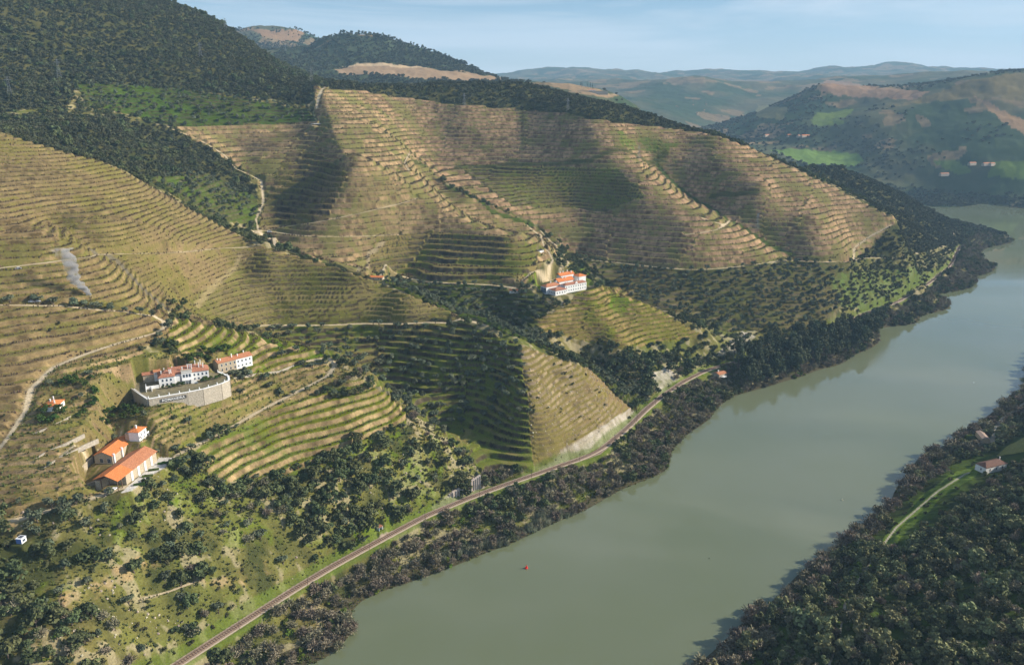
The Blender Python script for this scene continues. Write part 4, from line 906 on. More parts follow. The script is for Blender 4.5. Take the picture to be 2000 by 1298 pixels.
# small house among olives
e,s=root('small_house','cottage','small white cottage with bright orange hip roof among olive trees','cottage')
wallbox(e,0,s,0,8,3.4);r=MB().hip(-.5,s+.5,-.5,8.5,3.4,1.7).build('roof',TILEB,e);chim(e,[(s*.25,2,4.4,1.5),(s*.45,5.2,4.9,1.2),(s*.8,5,4.6,1.7)],roof=r,w=.6)
for k in range(2): win(e,s*(.3+.4*k),1.1,'f',0,h=1.2)
MB().box(s*.5-.5,s*.5+.5,-.09,0,0,2.1).build('door',WOOD,e)
# long warehouse with open shed end
e,s=root('warehouse','warehouse','long stone warehouse with orange roof and an open shed at its near end','warehouse');W=14.0;H=6.6
wallbox(e,s*.2,s,0,W,H,STN);q=s*.36
wallbox(e,.2,s*.2,W-3,W,H-1.0,STN,lab='dark back wall of the open shed')
def gab(x0,x1,m,nm='roof',h=3.0): return MB().gable(x0,x1,-.7,W+.7,H,h).build(nm,m,e)
ra=gab(-.6,q,TILEB);ra['label']='newer bright orange front roof';rb=gab(q+.01,s+.6,TILEO);rb['label']='older faded orange roof'
gw=MB()
for x in (s*.2+.01,s-.31): n=len(gw.v);gw.v+=[(x,0,H),(x,W,H),(x,W/2,H+2.7),(x+.3,0,H),(x+.3,W,H),(x+.3,W/2,H+2.7)];gw.f+=[tuple(n+i for i in f) for f in((0,2,1),(3,4,5),(0,3,5,2),(1,2,5,4))]
gw.build('gable_wall',STN,e)
for x,y in [(0,.1),(s*.1,.1),(0,5),(0,10)]: MB().box(x,x+.35,y,y+.35,-2,H).build('post',WOOD,e)
for k in range(4):
    x=s*(.34+.17*k);MB().box(x-.9,x+.9,-.35,0,-2,H-.3).build('pilaster',WHITE,e);MB().box(x-.55,x+.55,-.40,-.352,0,3).build('door',FRAMEM,e)
MB().box(s*.2,s,-.2,0,5.9,6.4).build('cornice',STNP,e)
# second winery building
e,s=root('winery','winery','shorter stone winery with bright orange roof behind the long warehouse','winery')
W=11;H=5.4;wallbox(e,0,s,0,W,H,STN);r=MB().gable(-.6,s+.6,-.6,W+.6,H,2.6).build('roof',TILEB,e)
gw=MB()
for x in (0.01,s-.31): n=len(gw.v);gw.v+=[(x,0,H),(x,W,H),(x,W/2,H+2.4),(x+.3,0,H),(x+.3,W,H),(x+.3,W/2,H+2.4)];gw.f+=[tuple(n+i for i in f) for f in((0,2,1),(3,4,5),(0,3,5,2),(1,2,5,4))]
gw.build('gable_wall',STN,e)
for y in (2.2,6.8): win(e,y,.8,'l',0,w=2.0,h=2.6,fm=WHITE)
for x in (1.2,s*.42): MB().box(x-.5,x+.5,-.9,-.003,-3,H-.2+1.1).build('buttress',WHITE,e)
# tower house
e,s=root('tower_house','tower_house','small two storey house with orange roof and white balcony above the warehouse','house')
wallbox(e,0,s,0,6.5,6.2);wallbox(e,-.01,s*.98,6.52,9,5,STN);r=MB().hip(-.5,s+.5,-.5,7.1,6.2,1.4).build('roof',TILEB,e);chim(e,[(s*.4,3.2,7.2,2)],roof=r,w=.8)
p=MB().box(.2,s,-1.6,0,2.7,2.9).box(.2,s,-1.6,-1.5,2.9,3.8)
for k in range(3): p.box(.3+k*(s-.6)/2,.5+k*(s-.6)/2,-1.5,-1.3,0,2.7)
p.build('balcony',WHITE,e)
for k in range(2): win(e,s*(.3+.4*k),3.2,'f',0,h=1.8);win(e,s*(.3+.4*k),.6,'f',0,h=1.6,m=DARK)
# container cabin
e,s=root('cabin','cabin','white site cabin with roof panels and a blue end on the slope','cabin')
wallbox(e,0,s,0,3.2,2.8,mat('cabin panel',(.8,.81,.82),rough=.5),base=-1.2);MB().box(-.06,0,.05,3.15,.05,2.75).build('end_wall',mat('blue panel',(.12,.2,.45),rough=.5),e)
MB().box(-.15,s+.15,-.15,3.35,2.8,2.95).build('roof',mat('cabin roof',(.78,.8,.82),rough=.5),e)
for x in (.25,.6): MB().box(s*x,s*(x+.25),.5,2.7,3.05,3.1).build('solar_panel',mat('solar cell',(.02,.03,.06),rough=.15,spec=.6),e)
for x in (.35,.6): win(e,s*x,.9,'f',0,w=.9,h=1.1)
# the mansion on the far spur
ox,oy,oz,an,s=FR['mansion'];e=empty('mansion',(ox,oy,oz),an);tag(e,'large white mansion of several wings with red tiled roofs on the far spur','mansion')
a=s*.33;wallbox(e,0,a,0,12,6,base=-6);wallbox(e,a+.01,s,2.5,10,9.5,lab='long white two storey front',base=-6);MB().hip(-.4,a+1,-.5,12.5,6,2.4).build('roof',TILE,e);rA=MB().hip(a-.4,s+.4,2.0,10.5,9.5,1.9).build('roof',TILE,e)
wallbox(e,-4,a*1.1,12.01,22,8.6,lab='shaded west wing with tall glazing',base=-6);rB=MB().hip(-4.4,a*1.1+.4,11.6,22.4,8.6,2.6).build('roof',TILEO,e)
wallbox(e,a*1.1+.01,s*.8,15,25,11.2);rC=MB().gable(a,s*.83,14.5,25.5,11.2,3.2).build('roof',TILEB,e)
wallbox(e,s*.62,s*1.02,27,35,14.6);rD=MB().gable(s*.58,s*1.05,26.5,35.5,14.6,2.6).build('roof',TILEB,e);wallbox(e,s*1.04,s*1.26,18,30,12.4);MB().hip(s*1.02,s*1.29,17.6,30.4,12.4,2.4).build('roof',TILEB,e)
gb=MB();x=a+(s-a)*.52;gb.v=[(x-2.6,2.2,9.3),(x+2.6,2.2,9.3),(x+1.6,2.2,10.6),(x+.6,2.2,11.8),(x,2.2,12.2),(x-.6,2.2,11.8),(x-1.6,2.2,10.6)];gb.v+=[(p[0],2.6,p[2]) for p in gb.v];gb.f=[tuple(range(7)),tuple(range(13,6,-1))]+[(i,(i+1)%7,(i+1)%7+7,i+7)[::-1] for i in range(7)];gb.build('gable',WHITE,e)
for k in range(9): xx=a+(s-a)*(.07+.108*k);win(e,xx,6,'f',2.5,w=.9,h=1.6);win(e,xx,2.2,'f',2.5,w=.9,h=1.7)
for k in range(4): win(e,a*(.16+.23*k),2.0,'f',0,w=1,h=2);win(e,1.8+2.8*k,2,'l',0,w=1,h=2)
for k in range(4): win(e,13.4+2.2*k,1.5,'l',-4,w=1.6,h=5.4,fm=mat('blue frame',(.16,.28,.36)))
chim(e,[(a+5,8,10.5,2),(a+8,8,10.5,1.8),(s*.8,8.5,10.6,2)],roof=rA,w=.8);chim(e,[(a*.9,17,10.4,2.4),(a*.5,19,10.4,2)],roof=rB,w=.9);chim(e,[(a*1.6,19,13,2.6),(s*.62,19,13.2,2.6)],roof=rC,w=1);chim(e,[(s*.66,31,16.6,2),(s*.75,31,16.6,2),(s*.9,32,16.6,2.2),(s*.97,29,16,2.2)],roof=rD,w=.8)
# mansion terrace walls and pool
zb_=oz-4.5;P0=lambda x,y,z:PZ(x,y,z)
t=empty('garden_terrace',P0(1048,585,zb_),0);tag(t,'curved stone garden terrace with high shaded walls below the mansion','terrace')
pl=[P0(x,y,zb_) for x,y in [(1046,585),(1080,591),(1094,592),(1108,586),(1118,581),(1150,571),(1140,566),(1060,572)]];bx,by=pl[0][:2]
MB().prism([(p[0]-bx,p[1]-by) for p in pl],-12,0).build('wall',STN,t)
t2=empty('pool_terrace',P0(1092,596,zb_-3.5),0);tag(t2,'stone terrace with a pale narrow swimming pool under the mansion','terrace')
z2=zb_-3.5;pl=[P0(x,y,z2) for x,y in [(1093,599),(1112,602),(1142,594),(1136,589),(1115,587),(1096,590)]];bx,by=P0(1092,596,z2)[:2];MB().prism([(p[0]-bx,p[1]-by) for p in pl],-10,0).build('wall',STNP,t2)
pl=[P0(x,y,z2) for x,y in [(1111,599.5),(1138,593.5),(1134,591.5),(1108,596.5)]];MB().prism([(p[0]-bx,p[1]-by) for p in pl],-1.2,.12).build('coping',PAVE,t2)
cx=sum(p[0] for p in pl)/4;cy=sum(p[1] for p in pl)/4;MB().prism([(cx+(p[0]-cx)*.82-bx,cy+(p[1]-cy)*.7-by) for p in pl],.121,.16).build('pool_water',mat('pool water',(.35,.5,.6),rough=.1,spec=.5),t2)
# lesser buildings
def shed(fr,name,label,cat,W,H,wm,rm,rh=1.2,hip=False,group=None,wins=2,door=True,s=None):
    e,l=root(fr,name,label,cat,group);s=s or max(l,1.5);wallbox(e,0,s,0,W,H,wm,base=-4)
    r=(MB().hip(-.3,s+.3,-.3,W+.3,H,rh) if hip else MB().gable(-.3,s+.3,-.3,W+.3,H,rh)).build('roof',rm,e)
    for k in range(wins): win(e,s*(k+.7)/(wins+.4),H*.35,'f',0,w=min(1,s*.14),h=H*.35,m=DARK)
    if door: MB().box(s*.88-.5,s*.88+.3,-.08,0,0,2).build('door',WOOD,e)
    return e,s,r
shed('outhouse','outhouse','little white outhouse with orange roof among trees left of the mansion','outhouse',6,3.4,WHITE,TILEB)
shed('long_shed','roadside_shed','low shed with red roof on the track at the vineyard foot','shed',6,2.6,STN,TILEB)
e,s,r=shed('road_hut','vineyard_hut','dark hut with white end beside the bend above the mansion','hut',5,3,WHITE,mat('dark sheet roof',(.05,.05,.055)),.4)
e,s=root('ridge_hut','shelter','open flat roofed shelter on the vineyard ridge','shelter');MB().box(0,s,0,6,3,3.25).build('roof',GREYM,e);wallbox(e,.3,s-.3,4,5.8,2.99,STN)
for x in (.4,s-.6): MB().box(x,x+.25,.3,.55,-2,3).build('post',WOOD,e)
e,s=root('tank','water_tank','round white water tank on a clearing of the dark mountain','tank');t_=MB();t_.tube((5,4,-2),(5,4,4.6),5.2,k=28);t_.build('tank_body',WHITE,e);t_=MB();t_.tube((5,4,4.6),(5,4,5.0),5.4,4.6,k=28);t_.build('lid',GREYM,e);MB().box(-7,0,1,6,-3,3.4).build('pump_room',CONC,e)
e,s,r=shed('river_house','riverside_house','small pale house with worn red roof between the railway and the water','house',8,6,STNP,TILEO,1.6);wallbox(e,s*.2,s*.75,-3,-.01,3.4,WHITE,name='porch',base=-5);chim(e,[(s*.4,6,7,1.6)],roof=r,w=1)
e,s=root('track_hut','track_hut','tiny white open fronted hut beside the railway','hut');wallbox(e,0,.3,0,3,2.6,mat('blue limewash',(.45,.55,.66)));wallbox(e,s-.3,s,0,3,2.6);wallbox(e,.31,s-.31,2.7,3,2.6,lab='back wall');MB().box(-.2,s+.2,-.2,3.2,2.6,2.8).build('roof',TILE,e)
e,s,r=shed('bank_house','old_house','old pale house with dark brown roof among trees on the right bank','house',9,5.4,WHITE,mat('dark old tiles',(.12,.06,.045),col2=(.17,.09,.06),noise=.3,nscale=1.5),2.4,True,wins=3);chim(e,[(s-1,6,6.6,1.6)],roof=r);win(e,4,2,'l',0,m=DARK)
e,s,r=shed('bank_ruin','ruined_house','roofless looking ochre house at the end of the right bank path','house',6,4.2,mat('ochre plaster',(.5,.36,.22),noise=.2,nscale=1),mat('dusty old tiles',(.34,.24,.18),noise=.25,nscale=1.5),1.0,wins=2)
names=['largest red roofed farmhouse across the river bend','white farmhouse left of the large red roofed one','small pale house at the left foot of the far hill','small house with orange roof beside the bright far field','long orange roofed house right of the bright far field','last orange roofed house at the far track end','low red roofed house in the wood below the bright field','narrow wing beside the largest far farmhouse']
for i,nm in enumerate(names): shed('far%d'%i,'far_house',nm,'house',9,4.2,STNP,TILEB if i<2 else TILEO,2.6,wins=2,door=False,group='houses across the river bend')
e,s,r=shed('villa','villa','pale villa with cypresses on the far knoll','villa',12,6,WHITE,TILEO,2,True,wins=3,door=False,s=26)
ky=FR['villa'];tw_=MB().box(-32,62,-26,-25,-8,3.5);o=tw_.build('villa_wall',STNP);o.location=ky[:3];o.rotation_euler=(0,0,ky[3]);tag(o,'pale curved wall below the villa on the far knoll','wall')
for i,(x,y) in enumerate([(1133,166),(1136,166),(1147,166),(1154,165),(1157,166)]):
    p=PY(x,y,2510);g=float(samp(zf,p[0],p[1]));o=thing_tree('cypress_tree',(p[0],p[1],g),3.4,['leftmost','second','middle','fourth','rightmost'][i]+' of the five slim cypresses by the far villa','cypress trees by the far villa',True,i)
g=hit(1892,502);thing_tree('cypress_tree',g,2.3,'single dark cypress at the tip of the river bend',None,True,0)
# far town
for i in range(16):
    x=1320+RNG.random()*70;y=200+RNG.random()*22;p=hit(x,y)
    if p[1]<3500: continue
    e=empty('town_house',p,RNG.uniform(0,3));tag(e,'tiny pale house of the hazy far village','house','houses of the hazy far village');MB().box(-5,5,-4,4,-6,6).build('wall',STNP,e);MB().gable(-5.5,5.5,-4.5,4.5,6,2).build('roof',TILE,e)
# ---------- railway
def offline(P,d):
    P=np.array(P,float);T=np.gradient(P[:,:2],axis=0);T/=np.linalg.norm(T,axis=1,keepdims=True)+1e-9
    return [(p[0]+t[1]*d,p[1]-t[0]*d,p[2]) for p,t in zip(P,T)]
def resample(P,step):
    P=np.array(P,float);d=np.r_[0,np.cumsum(np.hypot(*np.diff(P[:,:2],axis=0).T))];n=int(d[-1]/step);s=np.linspace(0,d[-1],n+1);return np.stack([np.interp(s,d,P[:,i]) for i in range(3)],1)
def chaik(P,n=2):
    P=[np.array(p,float) for p in P]
    for _ in range(n):
        Q=[P[0]]
        for a,b in zip(P[:-1],P[1:]): Q+=[a*.75+b*.25,a*.25+b*.75]
        P=Q+[P[-1]]
    return P
RS_=chaik(RAIL,2)
def ribbon(P,w,z0,z1):
    m=MB();A=offline(P,-w/2);B=offline(P,w/2)
    for i,(a,b) in enumerate(zip(A,B)):
        m.v+=[(a[0],a[1],a[2]+z0),(b[0],b[1],b[2]+z0),(b[0],b[1],b[2]+z1),(a[0],a[1],a[2]+z1)]
        if i: k=4*i;m.f+=[(k-1,k-2,k+2,k+3),(k-2,k-3,k+1,k+2),(k-4,k-1,k+3,k),(k-3,k-4,k,k+1)]
    return m
rl=resample(RS_,6);e=empty('railway_track',tuple(rl[0]),0);tag(e,'single line railway on brown ballast running along the river','railway')
def rel(P): return [(p[0]-rl[0][0],p[1]-rl[0][1],p[2]-rl[0][2]) for p in P]
ribbon(rel(rl),3.0,-.2,.22).build('ballast',mat('ballast',(.29,.21,.15),noise=.3,nscale=2.5),e)
for d in(-.83,.83): ribbon(rel(offline(rl,d)),.16,.36,.52).build('rail',mat('rail steel',(.20,.13,.10),rough=.5,metal=.4),e)
sl=resample(RS_,1.6);T=np.gradient(sl[:,:2],axis=0);m=MB()
for p,t in zip(sl,T):
    a=math.atan2(t[1],t[0]);c,s=math.cos(a),math.sin(a);q=[(p[0]-rl[0][0]+x*c-y*s,p[1]-rl[0][1]+x*s+y*c) for x,y in((-.14,-1.3),(.14,-1.3),(.14,1.3),(-.14,1.3))];m.prism(q,.1,.36)
o=m.build('sleepers',mat('sleeper timber',(.14,.09,.065)),e);o['kind']='stuff'
side=offline(rl,2.5);rb_=ribbon(rel(side),1.0,-.5,.12).build('footway',mat('pale cess',(.5,.4,.3),noise=.15,nscale=1),e)
st=resample(offline(RS_,3.0),48.5)
def mast():
    m=MB();m.tube((0,0,-1),(0,0,7.6),.13,.09,6);o=m.build('pole',mat('dark pole',(.07,.055,.045)));return o.data
pm=mast();bpy.data.objects.remove([o for o in bpy.data.objects if o.data==pm][0])
am=MB().box(-.9,.9,-.07,.07,6.9,7.05).box(-.6,.6,-.07,.07,6.3,6.42);ame=bpy.data.meshes.new('crossarm');ame.from_pydata(am.v,[],am.f);ame.materials.append(pm.materials[0])
n_=0
for i,p in enumerate(st):
    u,v,_d2=proj(p[0],p[1],p[2]);
    if not(-20<u<2010 and v<1320): continue
    n_+=1;w='st nd rd'.split()[n_-1] if n_<4 else 'th'
    e=empty('telegraph_pole',tuple(p),0);link('pole',pm,e);link('crossarm',ame,e);tag(e,'slim dark pole beside the railway, %d%s along from the lower left'%(n_,w),'pole','poles along the railway')
# ribbed retaining wall over the track
A=[PZ(x,y,RAILZ+.2) for x,y in [(858,979),(884,975),(905,967),(925,958),(939,952)]];hts=[3.2,7.5,9.5,11.5,13.5]
e=empty('ribbed_wall',A[0],0);tag(e,'pale ribbed concrete retaining wall above the railway','wall')
ra_=[(p[0]-A[0][0],p[1]-A[0][1]) for p in A];m=MB()
for i in range(len(A)-1):
    (x0,y0),(x1,y1)=ra_[i],ra_[i+1];dx,dy=x1-x0,y1-y0;l=math.hypot(dx,dy);nx,ny=-dy/l,dx/l
    m.prism([(x0,y0),(x1,y1),(x1+nx*1.5,y1+ny*1.5),(x0+nx*1.5,y0+ny*1.5)],[-2]*4,[hts[i]*.8,hts[i+1]*.8,hts[i+1]*.8,hts[i]*.8])
m.build('wall_face',mat('pinkish concrete',(.50,.41,.34),noise=.15,nscale=.7),e)
tt=np.linspace(.05,.98,14)
for q in tt:
    i=min(int(q*4),3);f_=q*4-i;x=ra_[i][0]*(1-f_)+ra_[i+1][0]*f_;y=ra_[i][1]*(1-f_)+ra_[i+1][1]*f_;h=(hts[i]*(1-f_)+hts[i+1]*f_)*.8
    MB().box(x-.35,x+.35,y-.75,y+.1,-2,h-.4).build('rib',CONC,e)
# ---------- pylons
def pylon_mesh(h=24,w=2.6):
    m=MB()
    for sx in(-1,1):
        for sy in(-1,1): m.tube((sx*w,sy*w,-2),(sx*.45,sy*.45,h),.11,.07,4)
    z=0;k=0
    while z<h-2:
        t=z/h;a=w*(1-t)+.45*t;t2=min((z+2.6)/h,1);b=w*(1-t2)+.45*t2;z2=min(z+2.6,h)
        for (x0,y0,x1,y1) in((-1,-1,1,-1),(1,-1,1,1),(1,1,-1,1),(-1,1,-1,-1)): m.tube((x0*a,y0*a,z),(x1*b,y1*b,z2),.045,.045,3);m.tube((x1*a,y1*a,z),(x0*b,y0*b,z2),.045,.045,3)
        z+=2.6
    return m
pb=bpy.data.meshes.new('lattice');m=pylon_mesh();pb.from_pydata(m.v,[],m.f);GL=mat('galvanised steel',(.22,.24,.26),rough=.6,metal=.1);pb.materials.append(GL)
m=MB();m.tube((-4,0,19.5),(4,0,19.5),.16,.16,4).tube((-4,0,19.5),(0,0,21.5),.1,.1,4).tube((4,0,19.5),(0,0,21.5),.1,.1,4).tube((-3,0,23),(3,0,23),.14,.14,4);pa=bpy.data.meshes.new('crossarm');pa.from_pydata(m.v,[],m.f);pa.materials.append(GL)
PY_=[(392,112,'on the dark mountain below its rocks'),(116,150,'on the mountain left of the water tank'),(20,187,'nearest the left edge of the mountain'),(609,162,'at the saddle beside the vineyard top'),(907,209,'at the middle of the wooded crest'),(1109,220,'at the right end of the wooded crest'),(1478,449,'in the creek of the big vineyard'),(1247,314,'on the vineyard track over the river bend'),(441,62,'on the skyline of the mountain'),(558,100,'on the far hill left of the saddle')]
pyl=[]
for x,y,w in PY_:
    p=hit(x,y);e=empty('power_pylon',p,.6);link('lattice',pb,e);link('crossarm',pa,e);tag(e,'thin grey lattice pylon '+w,'pylon','power pylons');pyl.append(p)
# ---------- cars
def car(p,rz,col,label,s=1.0,van=False):
    e=empty('parked_car',p,rz);m=mat('car paint %.2f %.2f'%col[:2],col,rough=.3,spec=.5);h=1.9 if van else 1.45
    b=MB();b.prism([(-2.1,-.85),(2.1,-.85),(2.1,.85),(-2.1,.85)],.35,.85);prof=[(-2.0 if van else -1.5,.85),(1.3,.85),(.7,h),(-1.9 if van else -1.1,h)];n=len(b.v);b.v+=[(x,-.78,z) for x,z in prof]+[(x,.78,z) for x,z in prof];b.f+=[tuple(n+i for i in f) for f in((0,1,2,3),(7,6,5,4),(3,2,6,7),(1,0,4,5),(0,3,7,4),(2,1,5,6))];b.build('body',m,e)
    g=MB();g.box(-1.2,.9,-.80,-.785,.9,h-.12).box(-1.2,.9,.785,.80,.9,h-.12);g.build('side_glass',GLASS,e);w_=MB();w_.v=[(1.3,-.7,.9),(1.3,.7,.9),(.76,.7,h-.06),(.76,-.7,h-.06)];w_.v=[(x+.03,y,z) for x,y,z in w_.v];w_.f=[(0,1,2,3)];w_.build('windscreen',GLASS,e)
    for x in(-1.3,1.3):
        for y in(-.86,.7): t=MB();t.tube((x,y,.34),(x,y+.16,.34),.34,k=12);t.build('wheel',DARK,e)
    e.scale=(s,s,s);tag(e,label,'car');return e
def gp(x,y,dz=0): p=hit(x,y);return (p[0],p[1],float(samp(zf,p[0],p[1]))+dz)
car(PZ(223,956,ZW),1.2,(.75,.76,.78),'white car parked under the open end of the warehouse')
car(PZ(210,958,ZW),1.3,(.10,.11,.13),'dark car parked beside the white one at the warehouse')
car(gp(62,589),.1,(.8,.8,.8),'white car parked under the left roadside olive trees');car(gp(73,589),.1,(.72,.74,.76),'pale grey car right behind the white one under the olives')
car(gp(37,528),.3,(.8,.8,.8),'white pickup on the upper vineyard road at the left');car(gp(527,457),.2,(.8,.8,.8),'white van on the track in the shadowed vineyard',1.3,True)
car(gp(1087,505),1.2,(.3,.3,.32),'grey car on the bend above the mansion')
# hedges, orange trees around the manor
ox,oy,oz,an,s=FR['manor']
for i,(x,y,r_) in enumerate([(2,-4,1.6),(5,-4.4,1.7),(8.4,-4.2,1.9),(11.5,-4,1.8),(14.4,-3.6,1.6),(26,-2.6,1.8),(29,-1.8,2.0),(32.2,-1.2,1.9),(35.5,-.2,1.7),(38.5,1.2,1.9)]):
    q=loc('manor',[(x,y)])[0];g=(q[0],q[1],float(samp(zf,q[0],q[1])));thing_tree('orange_tree',g,r_,'glossy round orange tree, number %d from the left, before the manor front'%(i+1) if False else ['first','second','third','fourth','fifth','sixth','seventh','eighth','ninth','tenth'][i]+' round orange tree from the left before the manor front','orange trees before the manor',True,i)
def trees(kind,pts,lab,cat,grp,s0,s1):
    for i,(x,y) in enumerate(pts):
        p=gp(x,y);thing_tree(kind,p,RNG.uniform(s0,s1),lab,grp,True,i,cat)
trees('orange_tree',[(335,716),(345,713),(356,709),(366,706),(378,703),(386,700),(396,697),(405,697),(415,694),(424,690),(436,688),(445,690),(398,690),(372,709)],'dense dark tree behind the manor roofs','tree','dark trees behind the manor',2.4,3.4)
trees('orange_tree',[(120,752),(132,746),(142,757),(150,748),(168,758),(178,748),(186,766),(205,762),(215,748),(225,756),(188,790),(200,780),(212,776),(178,800),(196,802),(206,792),(166,808),(158,815),(260,772),(250,780),(242,768),(272,788),(236,792),(262,800),(100,800),(94,812),(116,818),(128,812),(84,826),(104,826)],'dark green garden tree between the cottage and the manor','tree','garden trees left of the manor',2.0,3.4)
trees('olive_tree',[(66,590),(80,590),(105,593),(145,598),(167,597),(185,602),(195,602),(218,607),(248,611),(273,616),(298,623),(312,610),(325,650),(310,662),(318,672),(305,678),(335,640),(20,590)],'round olive tree in the row along the upper valley road','olive tree','olive trees along the valley road',2.6,3.5)
trees('olive_tree',[(440,742),(458,736),(468,738),(478,735),(490,738),(520,745),(528,760),(545,770),(582,690),(552,700),(610,720),(640,765),(655,775),(600,770),(575,775),(620,775),(100,990),(120,985),(135,1000),(150,988),(160,980),(108,1010),(130,1008),(60,1020),(55,1032),(66,1040),(75,1020),(340,940),(350,915),(365,900),(385,925)],'grey-green olive tree beside the lower road or the manor garden','olive tree','olive trees beside the lower road',2.2,3.6)
trees('oak_tree',[(640,770),(655,778),(672,772),(684,778),(700,770),(720,760),(808,868),(815,880),(800,885)],'dark oak beside the terraces right of the manor','oak tree','dark oaks right of the manor',2.6,3.8)
trees('oak_tree',[(340,600),(350,612),(360,600),(345,622),(365,622),(330,592)],'dark tree in the gully between the two lower vineyards','tree','trees in the gully',2.4,3.4)
# agaves
for i in range(16):
    x=578+i*4+RNG.uniform(-1,1);y=722-i*.8+RNG.uniform(-2,2);p=gp(x,y);m=MB();g=random.Random(i)
    for k in range(16):
        a=k*.393*2.4;el=.35+.06*k;L=1.1;d=(math.cos(a)*math.cos(el),math.sin(a)*math.cos(el),math.sin(el));w=(-math.sin(a)*.13,math.cos(a)*.13,0)
        m.poly([(w[0],w[1],0),(-w[0],-w[1],0),(d[0]*L*.6-w[0],d[1]*L*.6-w[1],d[2]*L*.6),(d[0]*L,d[1]*L,d[2]*L),(d[0]*L*.6+w[0],d[1]*L*.6+w[1],d[2]*L*.6)])
    o=m.build('agave',mat('agave leaves',(.16,.22,.19)));o.location=p;o.scale=(1.5,1.5,1.5);tag(o,'blue-grey agave in the row on the bank right of the manor','agave','agaves on the bank')
# stone retaining walls near the warehouse
def stonewall(name,pts,h,label,z=None,w=.7,dz=.3,m=STN):
    P=[hit(x,y) if z is None else PZ(x,y,z) for x,y in pts];a=P[0];mb=MB()
    for p,q in zip(P[:-1],P[1:]):
        dx,dy=q[0]-p[0],q[1]-p[1];l=math.hypot(dx,dy)+1e-6;nx,ny=-dy/l*w/2,dx/l*w/2;c=[(p[0]-a[0]-nx,p[1]-a[1]-ny),(q[0]-a[0]-nx,q[1]-a[1]-ny),(q[0]-a[0]+nx,q[1]-a[1]+ny),(p[0]-a[0]+nx,p[1]-a[1]+ny)];mb.prism(c,[p[2]-a[2]-h,q[2]-a[2]-h]+[q[2]-a[2]-h,p[2]-a[2]-h],[p[2]-a[2]+dz,q[2]-a[2]+dz,q[2]-a[2]+dz,p[2]-a[2]+dz])
    o=mb.build(name,m);o.location=a;tag(o,label,'wall');return o
stonewall('retaining_wall',[(115,924),(145,924),(150,918),(180,893)],9,'high dark stone retaining wall left of the warehouse',z=ZW+7.6)
stonewall('yard_wall',[(150,952),(190,938),(197,925)],2.5,'low stone yard wall between retaining wall and warehouse',z=ZW+2)
stonewall('garden_wall',[(85,918),(110,900),(140,885),(165,872),(192,860)],1.6,'longest pale garden wall above the retaining wall',dz=1.3,m=STNP)
stonewall('garden_wall',[(60,905),(90,885),(130,868),(165,850)],1.4,'pale garden wall second above the retaining wall',dz=1.2,m=STNP)
stonewall('garden_wall',[(65,850),(100,835),(130,820),(170,795)],1.4,'pale garden wall just below the cottage',dz=1.2,m=STNP)
stonewall('roadside_wall',[(455,742),(500,733),(545,728),(575,716)],2.2,'long pale stone wall running right from the manor',dz=1.6,m=STNP)
stonewall('path_wall',[(232,747),(262,762),(290,778)],3,'stone edge wall of the manor drive',z=ZM_P,m=STNP,dz=.6)
e=None
for i,(x,y) in enumerate([(318,905),(300,918),(288,930),(272,946)]):
    p=PZ(x,y,ZW);o=MB();o.box(-3,3,-.8,.8,-.5,.9);V,Fq=crown(i+400,r=1.0,h=.5,z0=.8,lobes=8,n=260,leaf=.12);n=len(o.v);o.v+=[(float(v[0])*3.1,float(v[1])*.95,float(v[2])) for v in V];o.f+=[tuple(int(n+q) for q in f) for f in Fq];h=o.build('clipped_hedge',LM['orange_tree']);h.location=p;h.rotation_euler=(0,0,.35);tag(h,['topmost','second','third','lowest'][i]+' clipped hedge on the paved warehouse yard','hedge','hedges on the warehouse yard')
# ---------- on the water
def buoy(x,y,c,s,label):
    p=PZ(x,y,0);e=empty('buoy',(p[0],p[1],0),0);m=mat('buoy paint %.1f'%c[1],c,rough=.4);MB().tube((0,0,-.5),(0,0,.7),1.0,.9,14).build('float',m,e);MB().tube((0,0,.7),(0,0,2.6),.6,.12,10).build('mast',m,e);e.scale=(s,s,s);e.rotation_euler=(.12,.1,0);tag(e,label,'buoy')
buoy(1028,1109,(.75,.03,.02),1.05,'bright red cone buoy floating on the river');buoy(1645,976,(.75,.72,.5),.6,'tiny pale yellow buoy farther up the river')
buoy(1385,1090,(.04,.05,.05),.35,'tiny dark float near the middle of the river')
def gull(x,y,z):
    p=PZ(x,y,z);e=MB();e.v=[(-1,0,.25),(-.5,.12,.3),(0,.16,.05),(.5,.12,.3),(1,0,.25),(.5,-.1,.3),(0,-.14,.05),(-.5,-.1,.3),(0,.55,0),(0,-.5,.02),(0,0,-.12)];e.f=[(0,7,6,2,1),(2,6,5,4,3),(8,2,10),(9,10,6),(8,10,9)];o=e.build('gull',mat('gull feathers',(.75,.77,.8)));o.location=p;o.scale=(1.3,1.3,1.3);o.rotation_euler=(0,0,.6);tag(o,'white gull gliding low over the river near the right bank','gull')
gull(1902,747,3)
